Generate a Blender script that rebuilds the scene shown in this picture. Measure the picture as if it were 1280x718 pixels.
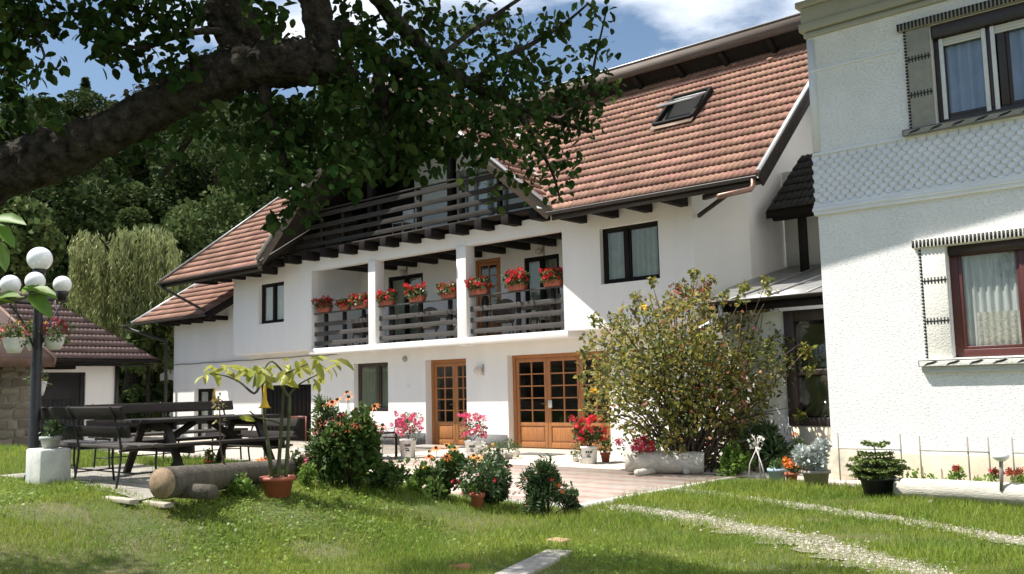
import bpy, math, random
import numpy as np
from mathutils import Vector, Matrix
random.seed(7); rng = np.random.default_rng(7)
S = bpy.context.scene; COL = S.collection
for o in list(bpy.data.objects): bpy.data.objects.remove(o)

# ------------------------------------------------------------------ camera
F = 1167.98; EYE = 1.53
YAW, PIT, ROL = [math.radians(a) for a in (41.306, 6.136, -1.350)]
cf = np.array([-math.sin(YAW)*math.cos(PIT), math.cos(YAW)*math.cos(PIT), math.sin(PIT)])
_r = np.array([math.cos(YAW), math.sin(YAW), 0.]); _u = np.cross(_r, cf)
cr = math.cos(ROL)*_r + math.sin(ROL)*_u; cu = -math.sin(ROL)*_r + math.cos(ROL)*_u
cam = bpy.data.cameras.new('camera'); co = bpy.data.objects.new('camera', cam); COL.objects.link(co)
co.matrix_world = Matrix(((cr[0], cu[0], -cf[0], 0), (cr[1], cu[1], -cf[1], 0), (cr[2], cu[2], -cf[2], EYE), (0, 0, 0, 1)))
cam.sensor_width = 36; cam.lens = F/1280*36; cam.clip_start = .1; cam.clip_end = 3000
S.camera = co
# ------------------------------------------------------------------ world, sun, exposure
SUN = Vector((-.44, -.42, 1.)).normalized()
w = bpy.data.worlds.new('World'); S.world = w; w.use_nodes = True
nt = w.node_tree; nt.nodes.clear()
N = nt.nodes.new; L = nt.links.new
out = N('ShaderNodeOutputWorld'); bg = N('ShaderNodeBackground'); L(bg.outputs[0], out.inputs[0])
sky = N('ShaderNodeTexSky'); sky.sky_type = 'NISHITA'; sky.sun_disc = False
sky.sun_elevation = math.asin(SUN.z); sky.sun_rotation = math.atan2(SUN.x, SUN.y) % (2*math.pi)
sky.altitude = 600; sky.air_density = 1.3; sky.dust_density = .9; sky.ozone_density = 2.4
tc = N('ShaderNodeTexCoord')
n1 = N('ShaderNodeTexNoise'); n1.inputs['Scale'].default_value = 2.6; n1.inputs['Detail'].default_value = 9; n1.inputs['Roughness'].default_value = .56
mp = N('ShaderNodeMapping'); mp.inputs['Scale'].default_value = (1, 1, 2.4); mp.inputs['Location'].default_value = (1.3, .4, .2)
L(tc.outputs['Generated'], mp.inputs[0]); L(mp.outputs[0], n1.inputs['Vector'])
dt = N('ShaderNodeVectorMath'); dt.operation = 'DOT_PRODUCT'; dt.inputs[1].default_value = (.75, .66, 0)
L(tc.outputs['Generated'], dt.inputs[0])
ma = N('ShaderNodeMath'); ma.operation = 'MULTIPLY_ADD'; ma.inputs[1].default_value = .46; L(dt.outputs['Value'], ma.inputs[0]); L(n1.outputs['Fac'], ma.inputs[2])
rp = N('ShaderNodeValToRGB'); rp.color_ramp.elements[0].position = .455; rp.color_ramp.elements[1].position = .64
L(ma.outputs[0], rp.inputs[0])
mx = N('ShaderNodeMixRGB'); mx.inputs[2].default_value = (12.5, 12.9, 13.6, 1)
L(rp.outputs[0], mx.inputs[0]); L(sky.outputs[0], mx.inputs[1]); L(mx.outputs[0], bg.inputs[0])
bg.inputs[1].default_value = .076
sl = bpy.data.lights.new('sun', 'SUN'); sl.energy = 5.0; sl.angle = math.radians(.53); sl.color = (1, .95, .87)
so = bpy.data.objects.new('sun', sl); COL.objects.link(so); so.rotation_euler = SUN.to_track_quat('Z', 'Y').to_euler()
S.view_settings.view_transform = 'Standard'; S.view_settings.look = 'None'
S.view_settings.exposure = .74; S.view_settings.gamma = 1
S.render.engine = 'CYCLES'; S.cycles.max_bounces = 6; S.cycles.transparent_max_bounces = 12

# ------------------------------------------------------------------ helpers
def ray(x, y): return (x-640)/F*cr - (y-359)/F*cu + cf
def at(x, y, D): return np.array([0, 0, EYE]) + ray(x, y)*D            # a point D metres along the view axis
def wy(x, y, Y): d = ray(x, y); return np.array([0, 0, EYE]) + d*Y/d[1]
def sm(t): t = min(1., max(0., t)); return t*t*(3-2*t)
def hgt(X, Y):                                                         # lawn height: a low knoll under the picnic place
    return .5*sm((-6.8-X)/3.2)*(1-sm((Y-7.6)/1.8))
def hgtv(X, Y):
    s = lambda t: np.clip(t, 0, 1)**2*(3-2*np.clip(t, 0, 1))
    return .5*s((-6.8-X)/3.2)*(1-s((Y-7.6)/1.8))
def gnd(x, y):                                                         # where the sight line meets the lawn
    d = ray(x, y); t = 3.
    while t < 90:
        p = d*t; z = EYE+p[2]
        if z <= hgt(p[0], p[1]): return np.array([p[0], p[1], z])
        t += .02
    return d*90

MATS = {}
def mat(name, c, rough=.7, var=.0, vs=3., bump=0., bs=40., metal=0., c2=None, spec=.5, isl=0., trans=0., stretch=None, detail=6, bd=.01):
    """principled material: colour c varied by noise (towards c2), by island, optional bump and translucency"""
    if name in MATS: return MATS[name]
    m = bpy.data.materials.new(name); MATS[name] = m; m.use_nodes = True
    t = m.node_tree; b = t.nodes['Principled BSDF']; N = t.nodes.new; L = t.links.new
    b.inputs['Roughness'].default_value = rough; b.inputs['Metallic'].default_value = metal
    b.inputs['Specular IOR Level'].default_value = spec
    c = tuple(c)+(1,); b.inputs['Base Color'].default_value = c
    src = None
    tcn = N('ShaderNodeTexCoord'); mp = N('ShaderNodeMapping'); L(tcn.outputs['Object'], mp.inputs[0])
    if stretch: mp.inputs['Scale'].default_value = stretch
    if var or c2:
        n = N('ShaderNodeTexNoise'); n.inputs['Scale'].default_value = vs; n.inputs['Detail'].default_value = detail; n.inputs['Roughness'].default_value = .65
        L(mp.outputs[0], n.inputs['Vector'])
        r = N('ShaderNodeValToRGB'); r.color_ramp.elements[0].position = .33; r.color_ramp.elements[1].position = .68
        e2 = tuple(c2)+(1,) if c2 else tuple(min(1, v*(1+var)) for v in c[:3])+(1,)
        e1 = c if c2 else tuple(v*(1-var) for v in c[:3])+(1,)
        r.color_ramp.elements[0].color = e1; r.color_ramp.elements[1].color = e2
        L(n.outputs['Fac'], r.inputs[0]); src = r.outputs[0]
    if isl:
        g = N('ShaderNodeNewGeometry'); h = N('ShaderNodeHueSaturation')
        if src: L(src, h.inputs['Color'])
        else: h.inputs['Color'].default_value = c
        mr = N('ShaderNodeMapRange'); mr.inputs['To Min'].default_value = 1-isl; mr.inputs['To Max'].default_value = 1+isl
        L(g.outputs['Random Per Island'], mr.inputs[0]); L(mr.outputs[0], h.inputs['Value'])
        mr2 = N('ShaderNodeMapRange'); mr2.inputs['To Min'].default_value = .5+isl*.06; mr2.inputs['To Max'].default_value = .5-isl*.06
        wn = N('ShaderNodeMath'); wn.operation = 'FRACT'; ml = N('ShaderNodeMath'); ml.operation = 'MULTIPLY'; ml.inputs[1].default_value = 17.3
        L(g.outputs['Random Per Island'], ml.inputs[0]); L(ml.outputs[0], wn.inputs[0]); L(wn.outputs[0], mr2.inputs[0]); L(mr2.outputs[0], h.inputs['Hue'])
        src = h.outputs[0]
    if src: L(src, b.inputs['Base Color'])
    if bump:
        n = N('ShaderNodeTexNoise'); n.inputs['Scale'].default_value = bs; n.inputs['Detail'].default_value = 8
        L(mp.outputs[0], n.inputs['Vector'])
        bu = N('ShaderNodeBump'); bu.inputs['Strength'].default_value = bump; bu.inputs['Distance'].default_value = bd
        L(n.outputs['Fac'], bu.inputs['Height']); L(bu.outputs[0], b.inputs['Normal'])
    if trans:
        tr = N('ShaderNodeBsdfTranslucent'); ms = N('ShaderNodeMixShader'); ms.inputs[0].default_value = trans
        if src: 
            g2 = N('ShaderNodeGamma'); g2.inputs[1].default_value = .8; L(src, g2.inputs[0]); L(g2.outputs[0], tr.inputs[0])
        else: tr.inputs[0].default_value = c
        o = t.nodes['Material Output']; L(b.outputs[0], ms.inputs[1]); L(tr.outputs[0], ms.inputs[2]); L(ms.outputs[0], o.inputs[0])
    return m

class MB:
    def __init__(s): s.v = []; s.f = []; s.np = []
    def add(s, vs, fs):
        k = len(s.v); s.v += [tuple(map(float, p)) for p in vs]; s.f += [tuple(i+k for i in f) for f in fs]; return s
    def box(s, x0, x1, y0, y1, z0, z1):
        return s.add([(x, y, z) for x in (x0, x1) for y in (y0, y1) for z in (z0, z1)],
                     [(0,1,3,2), (4,6,7,5), (0,4,5,1), (2,3,7,6), (0,2,6,4), (1,5,7,3)])
    def bar(s, p, q, w, h, up=(0, 0, 1)):                              # oblong bar from p to q, w across, h along up
        p, q, up = map(lambda a: np.array(a, float), (p, q, up)); d = q-p; d /= np.linalg.norm(d)
        a = np.cross(d, up); n = np.linalg.norm(a)
        a = np.array([1., 0, 0]) if n < 1e-6 else a/n
        b = np.cross(a, d); c = [a*w/2*i+b*h/2*j for i, j in ((-1,-1), (1,-1), (1,1), (-1,1))]
        return s.add([p+k for k in c]+[q+k for k in c], [(0,3,2,1), (4,5,6,7), (0,1,5,4), (1,2,6,5), (2,3,7,6), (3,0,4,7)])
    def tube(s, P, R, n=8, cap=True, noise=0.):
        P = [np.array(p, float) for p in P]
        if not hasattr(R, '__len__'): R = [R]*len(P)
        k0 = len(s.v); ref = None
        for i, p in enumerate(P):
            d = P[min(i+1, len(P)-1)]-P[max(i-1, 0)]; d /= max(1e-9, np.linalg.norm(d))
            if ref is None: ref = np.array([0, 0, 1.]) if abs(d[2]) < .9 else np.array([1., 0, 0])
            a = np.cross(d, ref); a /= np.linalg.norm(a); b = np.cross(a, d); ref = b
            for j in range(n):
                t = 2*math.pi*j/n; r = R[i]*(1+(random.uniform(-noise, noise) if noise else 0)); s.v.append(tuple(p+r*(math.cos(t)*a+math.sin(t)*b)))
        for i in range(len(P)-1):
            for j in range(n):
                A = k0+i*n+j; B = k0+i*n+(j+1) % n; s.f.append((A, B, B+n, A+n))
        if cap: s.f.append(tuple(k0+j for j in range(n))[::-1]); s.f.append(tuple(k0+(len(P)-1)*n+j for j in range(n)))
        return s
    def lathe(s, prof, c=(0, 0, 0), n=20, cap=True, sx=1, sy=1):       # prof: (r, z) pairs
        k0 = len(s.v)
        for r, z in prof:
            for j in range(n):
                t = 2*math.pi*j/n; s.v.append((c[0]+r*sx*math.cos(t), c[1]+r*sy*math.sin(t), c[2]+z))
        for i in range(len(prof)-1):
            for j in range(n):
                A = k0+i*n+j; B = k0+i*n+(j+1) % n; s.f.append((A, B, B+n, A+n))
        if cap: s.f.append(tuple(k0+j for j in range(n))[::-1]); s.f.append(tuple(k0+(len(prof)-1)*n+j for j in range(n)))
        return s
    def ball(s, c, r, n=12, m=8, sq=1.):
        return s.lathe([(max(1e-3, r*math.sin(math.pi*i/m)), -r*sq*math.cos(math.pi*i/m)) for i in range(m+1)], c, n)
    def poly(s, pts, d):                                               # flat polygon pushed along vector d
        n = len(pts); pts = [np.array(p, float) for p in pts]; d = np.array(d, float)
        return s.add(pts+[p+d for p in pts], [tuple(range(n))[::-1], tuple(range(n, 2*n))]+[(i, (i+1) % n, n+(i+1) % n, n+i) for i in range(n)])
    def leaves(s, P, D, size, T, up=None, spin=None):                  # many leaves: template T=(verts, faces), along D
        P = np.asarray(P, float); n = len(P)
        if n == 0: return s
        D = np.asarray(D, float); D = D/np.maximum(1e-9, np.linalg.norm(D, axis=1))[:, None]
        U = rng.normal(size=(n, 3)) if up is None else np.asarray(up, float)+rng.normal(size=(n, 3))*(.45 if spin is None else spin)
        X = np.cross(D, U); X /= np.maximum(1e-9, np.linalg.norm(X, axis=1))[:, None]; Z = np.cross(X, D)
        tv = np.array(T[0], float); size = np.broadcast_to(np.asarray(size, float), (n,))
        V = P[:, None]+size[:, None, None]*(tv[None, :, 0, None]*X[:, None]+tv[None, :, 1, None]*D[:, None]+tv[None, :, 2, None]*Z[:, None])
        s.np.append((V.reshape(-1, 3), T[1], len(tv), n)); return s

W = {}
def obj(name, mb, m, parent=None, smooth=False, bevel=0, label=None):
    off = np.array(W[parent.name] if parent else (0, 0, 0), float)
    me = bpy.data.meshes.new(name)
    V = [np.array(mb.v, float).reshape(-1, 3)]; sizes = [np.array([len(f) for f in mb.f], int)]; lp = [np.array([i for f in mb.f for i in f], int)]
    k = len(mb.v)
    for v, fs, nv, n in mb.np:
        V.append(v)
        base = (np.arange(n)*nv)[:, None]
        idx = np.concatenate([np.array(f) for f in fs]); sz = np.array([len(f) for f in fs])
        lp.append((base+idx[None]+k).ravel()); sizes.append(np.tile(sz, n)); k += len(v)
    V = np.concatenate(V)-off; sz = np.concatenate(sizes); lp = np.concatenate(lp)
    me.vertices.add(len(V)); me.vertices.foreach_set('co', V.ravel())
    me.loops.add(len(lp)); me.loops.foreach_set('vertex_index', lp.astype(np.int32))
    me.polygons.add(len(sz)); st = np.zeros(len(sz), np.int32); st[1:] = np.cumsum(sz)[:-1]
    me.polygons.foreach_set('loop_start', st); me.polygons.foreach_set('loop_total', sz.astype(np.int32))
    if smooth: me.polygons.foreach_set('use_smooth', np.ones(len(sz), bool))
    me.update(calc_edges=True); me.validate()
    me.materials.append(m)
    o = bpy.data.objects.new(name, me); COL.objects.link(o)
    if parent: o.parent = parent
    W[o.name] = tuple(off)
    if bevel:
        b = o.modifiers.new('bevel', 'BEVEL'); b.width = bevel; b.segments = 2; b.limit_method = 'ANGLE'
    if label: o['label'] = label
    return o
def tag(o, label, cat, group=None, kind=None):
    if label: o['label'] = label
    if cat: o['category'] = cat
    if group: o['group'] = group
    if kind: o['kind'] = kind
    return o
def thing(name, label, cat, loc=(0, 0, 0), group=None):
    o = bpy.data.objects.new(name, None); COL.objects.link(o); o.location = tuple(map(float, loc)); o.empty_display_size = .2
    W[o.name] = tuple(map(float, loc)); return tag(o, label, cat, group)
def struct(name, mb, m, smooth=False): return tag(obj(name, mb, m, None, smooth), None, None, None, 'structure')
def dup(root, loc, rz=0, label=None, scale=None):
    r = root.copy(); COL.objects.link(r); r.location = tuple(map(float, loc)); r.rotation_euler = (0, 0, rz)
    if scale: r.scale = (scale,)*3 if not hasattr(scale, '__len__') else scale
    if label: r['label'] = label
    for ch in root.children:
        c = ch.copy(); COL.objects.link(c); c.parent = r
        for g in ch.children:
            d = g.copy(); COL.objects.link(d); d.parent = c
    return r
def udir(n): v = rng.normal(size=(n, 3)); return v/np.linalg.norm(v, axis=1)[:, None]
# leaf shapes (x across, y along, z up)
OVAL = ([(0,0,0), (.26,.2,.05), (.33,.5,.07), (.2,.82,.02), (0,1,-.06), (-.2,.82,.02), (-.33,.5,.07), (-.26,.2,.05), (0,.5,0)],
        [(0,1,2,8), (8,2,3,4), (0,8,6,7), (8,4,5,6)])
DIAM = ([(0,0,0), (.3,.45,.06), (0,1,-.03), (-.3,.45,.06)], [(0,1,2), (0,2,3)])
QUAD = ([(-.5,-.4,0), (.5,-.5,.12), (.55,.5,0), (-.45,.5,.15)], [(0,1,2,3)])
LONG = ([(0,0,0), (.13,.3,.04), (.1,.7,-.05), (0,1,-.2), (-.1,.7,-.05), (-.13,.3,.04), (0,.4,-.01)], [(0,1,2,6), (6,2,3), (0,6,4,5), (6,3,4)])
BLADE = ([(-.5,0,0), (.5,0,0), (.32,.55,.10), (-.32,.55,.10), (0,1,.34)], [(0,1,2,3), (3,2,4)])

def wall(mb, O, U, L0, z0, z1, holes=(), N=(0, 1, 0), depth=.25):
    """wall sheet from O along unit U, length L0, with rectangular holes (u0,u1,z0,z1) and reveals of the given depth along N"""
    O, U, Nn = map(lambda a: np.array(a, float), (O, U, N))
    us = sorted({0, L0, *[h[0] for h in holes], *[h[1] for h in holes]}); zs = sorted({z0, z1, *[h[2] for h in holes], *[h[3] for h in holes]})
    P = lambda u, z, d=0: O+U*u+Nn*d+np.array([0, 0, z])
    for a, b in zip(us, us[1:]):
        for c, d in zip(zs, zs[1:]):
            m = ((a+b)/2, (c+d)/2)
            if any(h[0] < m[0] < h[1] and h[2] < m[1] < h[3] for h in holes): continue
            mb.add([P(a,c), P(b,c), P(b,d), P(a,d)], [(0,1,2,3)])
    for a, b, c, d in [h[:4] for h in holes]:
        for q in (((a,c),(b,c)), ((b,c),(b,d)), ((b,d),(a,d)), ((a,d),(a,c))):
            mb.add([P(*q[0]), P(*q[1]), P(*q[1], depth), P(*q[0], depth)], [(0,1,2,3)])
    return mb
# ------------------------------------------------------------------ materials
PLASTER = mat('plaster', (.79, .775, .75), .88, .04, .7, .35, 60, bd=.005, stretch=(2.2, 2.2, .45), detail=10)
PLINTH = mat('plinth', (.16, .16, .16), .85, .2, 8)
TILE = mat('tile', (.325, .188, .142), .92, .20, 1.5, .4, 70, isl=.15, spec=.12, detail=10)
TILE2 = mat('brown_tile', (.155, .088, .078), .62, .15, .9, .2, 90, isl=.1)
TILED = mat('dark_tile', (.035, .035, .037), .7, .3, 2, .2, 60)
WOOD_D = mat('dark_wood', (.026, .021, .018), .75, .35, 3, .35, 45, stretch=(1, 6, 6), spec=.25)
WOOD_B = mat('black_brown', (.011, .009, .008), .75, .3, 5, .2, 60, spec=.2)
WOOD_G = mat('weathered_rail', (.062, .056, .05), .8, .35, 3, .5, 30, stretch=(.6, 8, 8))
WOOD_O = mat('door_wood', (.36, .15, .05), .42, .22, 3.2, .15, 60, stretch=(9, 9, .8))
WOOD_L = mat('log_wood', (.088, .076, .058), .85, .4, 2.5, .9, 14, stretch=(4, 4, 1.2), bd=.02)
WOOD_W = mat('washed_log', (.52, .49, .42), .85, .2, 3, .7, 18, stretch=(.6, 5, 5), bd=.015)
GUT = mat('gutter_metal', (.03, .025, .023), .5, .15, 4, metal=.1)
METAL = mat('roof_sheet', (.30, .30, .29), .42, .2, 2, metal=.55)
ZINC = mat('flashing', (.62, .63, .64), .4, .12, 5, metal=.3)
IRON = mat('black_iron', (.012, .012, .013), .45, .3, 12)
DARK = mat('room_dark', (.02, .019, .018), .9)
TERRA = mat('terracotta', (.40, .115, .06), .75, .2, 9, .2, 60)
TERRAO = mat('planter_plastic', (.36, .10, .06), .5, .1, 9)
WHITEP = mat('white_plastic', (.72, .72, .70), .4, .08, 10)
STUCCO = None
PADC = mat('old_concrete', (.27, .25, .21), .9, .3, 3, .5, 40)
CONC = mat('concrete', (.56, .50, .42), .9, .2, 1.6, .5, 40)
SOIL = mat('soil', (.045, .032, .022), .95, .4, 12, .8, 40)
LEAF = lambda n, c, c2=None, isl=.35, trans=.35, vs=1.1: mat(n, c, .48, .0 if c2 else .25, vs, isl=isl, trans=trans, c2=c2, spec=.4)
GLASS = bpy.data.materials.new('glass'); GLASS.use_nodes = True
t_ = GLASS.node_tree; t_.nodes.clear(); o_ = t_.nodes.new('ShaderNodeOutputMaterial'); m_ = t_.nodes.new('ShaderNodeMixShader')
a_ = t_.nodes.new('ShaderNodeBsdfTransparent'); a_.inputs[0].default_value = (.8, .83, .82, 1); g_ = t_.nodes.new('ShaderNodeBsdfGlossy'); g_.inputs['Roughness'].default_value = .02
l_ = t_.nodes.new('ShaderNodeLayerWeight'); l_.inputs[0].default_value = .5; p_ = t_.nodes.new('ShaderNodeMath'); p_.operation = 'POWER'; p_.inputs[1].default_value = 3.2
f_ = t_.nodes.new('ShaderNodeMath'); f_.operation = 'MULTIPLY_ADD'; f_.inputs[1].default_value = .9; f_.inputs[2].default_value = .09
t_.links.new(l_.outputs['Facing'], p_.inputs[0]); t_.links.new(p_.outputs[0], f_.inputs[0])
t_.links.new(f_.outputs[0], m_.inputs[0]); t_.links.new(a_.outputs[0], m_.inputs[1]); t_.links.new(g_.outputs[0], m_.inputs[2]); t_.links.new(m_.outputs[0], o_.inputs[0])
CURT_G = mat('green_curtain', (.42, .46, .33), .9, .2, 3, trans=.3)
CURT_W = mat('pale_curtain', (.75, .76, .74), .9, .1, 3, trans=.3)
CURT_B = mat('blue_grey_curtain', (.50, .58, .78), .9, .12, 3, trans=.3)
STONE = mat('field_stone', (.2, .17, .13), .9, isl=.35, var=.2, vs=3, bump=.6, bs=20)
MORTAR = mat('mortar', (.26, .24, .2), .95, .15, 8, .4, 40)

# ------------------------------------------------------------------ ground, lawn, patio, tracks
def axis(lo, hi, a, b, st): 
    x = [v for v in np.geomspace(1, abs(lo-a)+1, 14)][::-1]; y = np.geomspace(1, hi-b+1, 14)
    return np.concatenate([[a+1-v for v in x if v > 1], np.arange(a, b+1e-6, st), [b-1+v for v in y if v > 1]])
gx = axis(-500, 400, -34, 6, .3); gy = axis(-60, 600, -2, 20, .3)
GX, GY = np.meshgrid(gx, gy); Z = hgtv(GX, GY)
lawn = ((GY < 9.3) | (GX > -7.0)) & (GY < 13) & (GX > -30)
Z = Z+np.where(lawn, .014*np.sin(GX*2.3+np.sin(GY*1.7)*2)*np.sin(GY*1.9), 0)-.004
g = MB(); g.v = [tuple(p) for p in np.stack([GX.ravel(), GY.ravel(), Z.ravel()], 1)]
nx = len(gx); g.f = [(j*nx+i, j*nx+i+1, (j+1)*nx+i+1, (j+1)*nx+i) for j in range(len(gy)-1) for i in range(nx-1)]
SOILG = mat('lawn_ground', (.06, .09, .02), .95, vs=1.6, c2=(.14, .115, .06), bump=.8, bs=25, bd=.03)
struct('ground', g, SOILG, True)
# paving
def paving_mat():
    m = mat('pavers', (.5, .4, .34), .85); t = m.node_tree; b = t.nodes['Principled BSDF']; N = t.nodes.new; L = t.links.new
    tc = N('ShaderNodeTexCoord')
    br = N('ShaderNodeTexBrick'); br.inputs['Scale'].default_value = 1; br.inputs['Brick Width'].default_value = .235; br.inputs['Row Height'].default_value = .165
    br.inputs['Mortar Size'].default_value = .007; br.inputs['Color1'].default_value = (.72, .50, .42, 1); br.inputs['Color2'].default_value = (.74, .68, .58, 1); br.inputs['Mortar'].default_value = (.30, .27, .2, 1)
    L(tc.outputs['Object'], br.inputs['Vector'])
    wv = N('ShaderNodeTexWave'); wv.bands_direction = 'Y'; wv.inputs['Scale'].default_value = .62; wv.inputs['Distortion'].default_value = 2.2; wv.inputs['Detail'].default_value = 3; wv.inputs['Detail Scale'].default_value = 4
    L(tc.outputs['Object'], wv.inputs['Vector'])
    ns = N('ShaderNodeTexNoise'); ns.inputs['Scale'].default_value = 2.2; ns.inputs['Detail'].default_value = 8; L(tc.outputs['Object'], ns.inputs['Vector'])
    r = N('ShaderNodeValToRGB'); r.color_ramp.elements[0].position = .52; r.color_ramp.elements[1].position = .8; L(wv.outputs['Fac'], r.inputs[0])
    mx = N('ShaderNodeMixRGB'); mx.inputs[1].default_value = (.66, .57, .47, 1); mx.inputs[2].default_value = (.58, .31, .25, 1); L(r.outputs[0], mx.inputs[0])
    m2 = N('ShaderNodeMixRGB'); m2.inputs[0].default_value = .42; L(mx.outputs[0], m2.inputs[1]); L(br.outputs['Color'], m2.inputs[2])
    m3 = N('ShaderNodeMixRGB'); m3.blend_type = 'MULTIPLY'; m3.inputs[0].default_value = .45; L(m2.outputs[0], m3.inputs[1]); L(ns.outputs['Fac'], m3.inputs[2])
    g2 = N('ShaderNodeGamma'); g2.inputs[1].default_value = .9; L(m3.outputs[0], g2.inputs[0]); L(g2.outputs[0], b.inputs['Base Color'])
    bu = N('ShaderNodeBump'); bu.inputs['Distance'].default_value = .006; bu.invert = True; L(br.outputs['Fac'], bu.inputs['Height']); L(bu.outputs[0], b.inputs['Normal'])
    return m
PAV = paving_mat()
struct('patio', MB().box(-17, -7.45, 9.62, 14.0, -.1, .022), PAV)
struct('terrace', MB().box(-17, -4.2, 14.0, 18.5, -.1, .03), CONC)
struct('path', MB().box(-40, -17.0, 11.2, 18.5, -.1, .02), CONC)
struct('kerb', MB().box(-17, -7.33, 9.5, 9.62, -.1, .034).box(-7.45, -7.33, 9.62, 13.6, -.1, .034), mat('kerb_stone', (.62, .6, .54), .9, .15, 5, .3, 30))
GRAV = mat('gravel', (.34, .31, .25), .95, vs=14, c2=(.16, .16, .09), bump=1., bs=60, bd=.02)
def track(name, pts, w):
    m = MB(); pts = [gnd(*p) for p in pts]; P = []
    for a, b in zip(pts, pts[1:]):
        for k in range(12): P.append(a+(b-a)*k/12)
    P.append(pts[-1]); k0 = 0
    for i, p in enumerate(P):
        d = P[min(i+1, len(P)-1)]-P[max(i-1, 0)]; n = np.array([-d[1], d[0], 0]); n /= np.linalg.norm(n); ww = w/2*(1+random.uniform(-.45, .35))
        for q in (p+n*ww, p-n*ww*random.uniform(.8, 1.2)): m.v.append((q[0], q[1], hgt(q[0], q[1])+.014))
        if i: m.f.append((2*i-2, 2*i-1, 2*i+1, 2*i))
    struct(name, m, GRAV); return P
TR = track('gravel_track', [(795, 609), (880, 618), (1000, 634), (1140, 655), (1300, 683), (1500, 722)], .40)
TR2 = track('gravel_track', [(770, 634), (840, 645), (930, 662), (1030, 684), (1150, 718), (1300, 770)], .62)
bare = MB()
st_ = rng.random((5200, 3)); P_ = []
for k in range(5200):
    tr = TR if k % 2 else TR2; a = tr[int(st_[k, 0]*(len(tr)-1))]; b = tr[min(len(tr)-1, int(st_[k, 0]*(len(tr)-1))+1)]
    q = a+(b-a)*st_[k, 1]; P_.append((q[0]+rng.normal()*.06, q[1]+rng.normal()*(.13 if k % 2 else .21), 0))
P_ = np.array(P_); P_[:, 2] = hgtv(P_[:, 0], P_[:, 1])+.018
PEB = ([(-.5,-.4,0), (.5,-.5,0), (.45,.5,0), (-.5,.4,0), (0,0,.45)], [(0,1,4), (1,2,4), (2,3,4), (3,0,4)])
bare.leaves(P_, np.c_[rng.normal(size=(5200, 2)), np.zeros(5200)], rng.uniform(.007, .03, 5200), PEB, up=np.tile([0, 0, 1.], (5200, 1)), spin=.1)
tag(obj('gravel', bare, mat('pebbles', (.33, .30, .25), .9, isl=.4)), 'loose pale pebbles strewn along the two wheel tracks', 'gravel', None, 'stuff')

# ------------------------------------------------------------------ roofs, windows, doors
def tiles(mb, O, U, V, L, lim, course=.35, tw=.26, amp=.011, lift=.034):
    O, U, V = map(lambda a: np.array(a, float), (O, U, V)); Nn = np.cross(U, V); Nn /= np.linalg.norm(Nn)
    if Nn[2] < 0: Nn = -Nn
    n = max(1, round(L/course)); c = L/n
    for i in range(n):
        v0, v1 = i*c-.03, min(L, (i+1)*c); a0, b0 = lim(i*c); a1, b1 = lim(v1)
        for j in range(int(math.floor(min(a0, a1)/tw)), int(math.ceil(max(b0, b1)/tw))):
            u = np.linspace(j*tw, (j+1)*tw, 11); wv = amp*np.cos(2*math.pi*u/(tw/2)); lf = lift*(1+random.uniform(-.15, .15)); dv = random.uniform(-.006, .006)
            ul = np.clip(u, a0, b0); uh = np.clip(u, a1, b1)
            if ul[-1]-ul[0] < 1e-4 and uh[-1]-uh[0] < 1e-4: continue
            k = len(mb.v)
            for q in range(11):
                mb.v.append(tuple(O+U*ul[q]+V*(v0+dv+.05)+Nn*(wv[q]*.5-.015))); mb.v.append(tuple(O+U*ul[q]+V*(v0+dv)+Nn*(wv[q]+lf))); mb.v.append(tuple(O+U*uh[q]+V*v1+Nn*(wv[q]+.004)))
            for q in range(10):
                A = k+3*q; mb.f.append((A, A+3, A+4, A+1)); mb.f.append((A+1, A+4, A+5, A+2))
def sheet(mb, pts, t=.12):                                             # roof boards: polygon with thickness downward
    return mb.poly(pts, (0, 0, -t))
def curtain(mb, X0, X1, z0, z1, Y, amp=.03, per=.16):
    n = max(6, int((X1-X0)/.02)); k = len(mb.v)
    for i in range(n+1):
        x = X0+(X1-X0)*i/n; y = Y+amp*math.sin(2*math.pi*x/per+1.3*math.sin(x*5))
        mb.v += [(x, y, z0), (x, y+.01, z1)]
    for i in range(n): a = k+2*i; mb.f.append((a, a+2, a+3, a+1))
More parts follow.
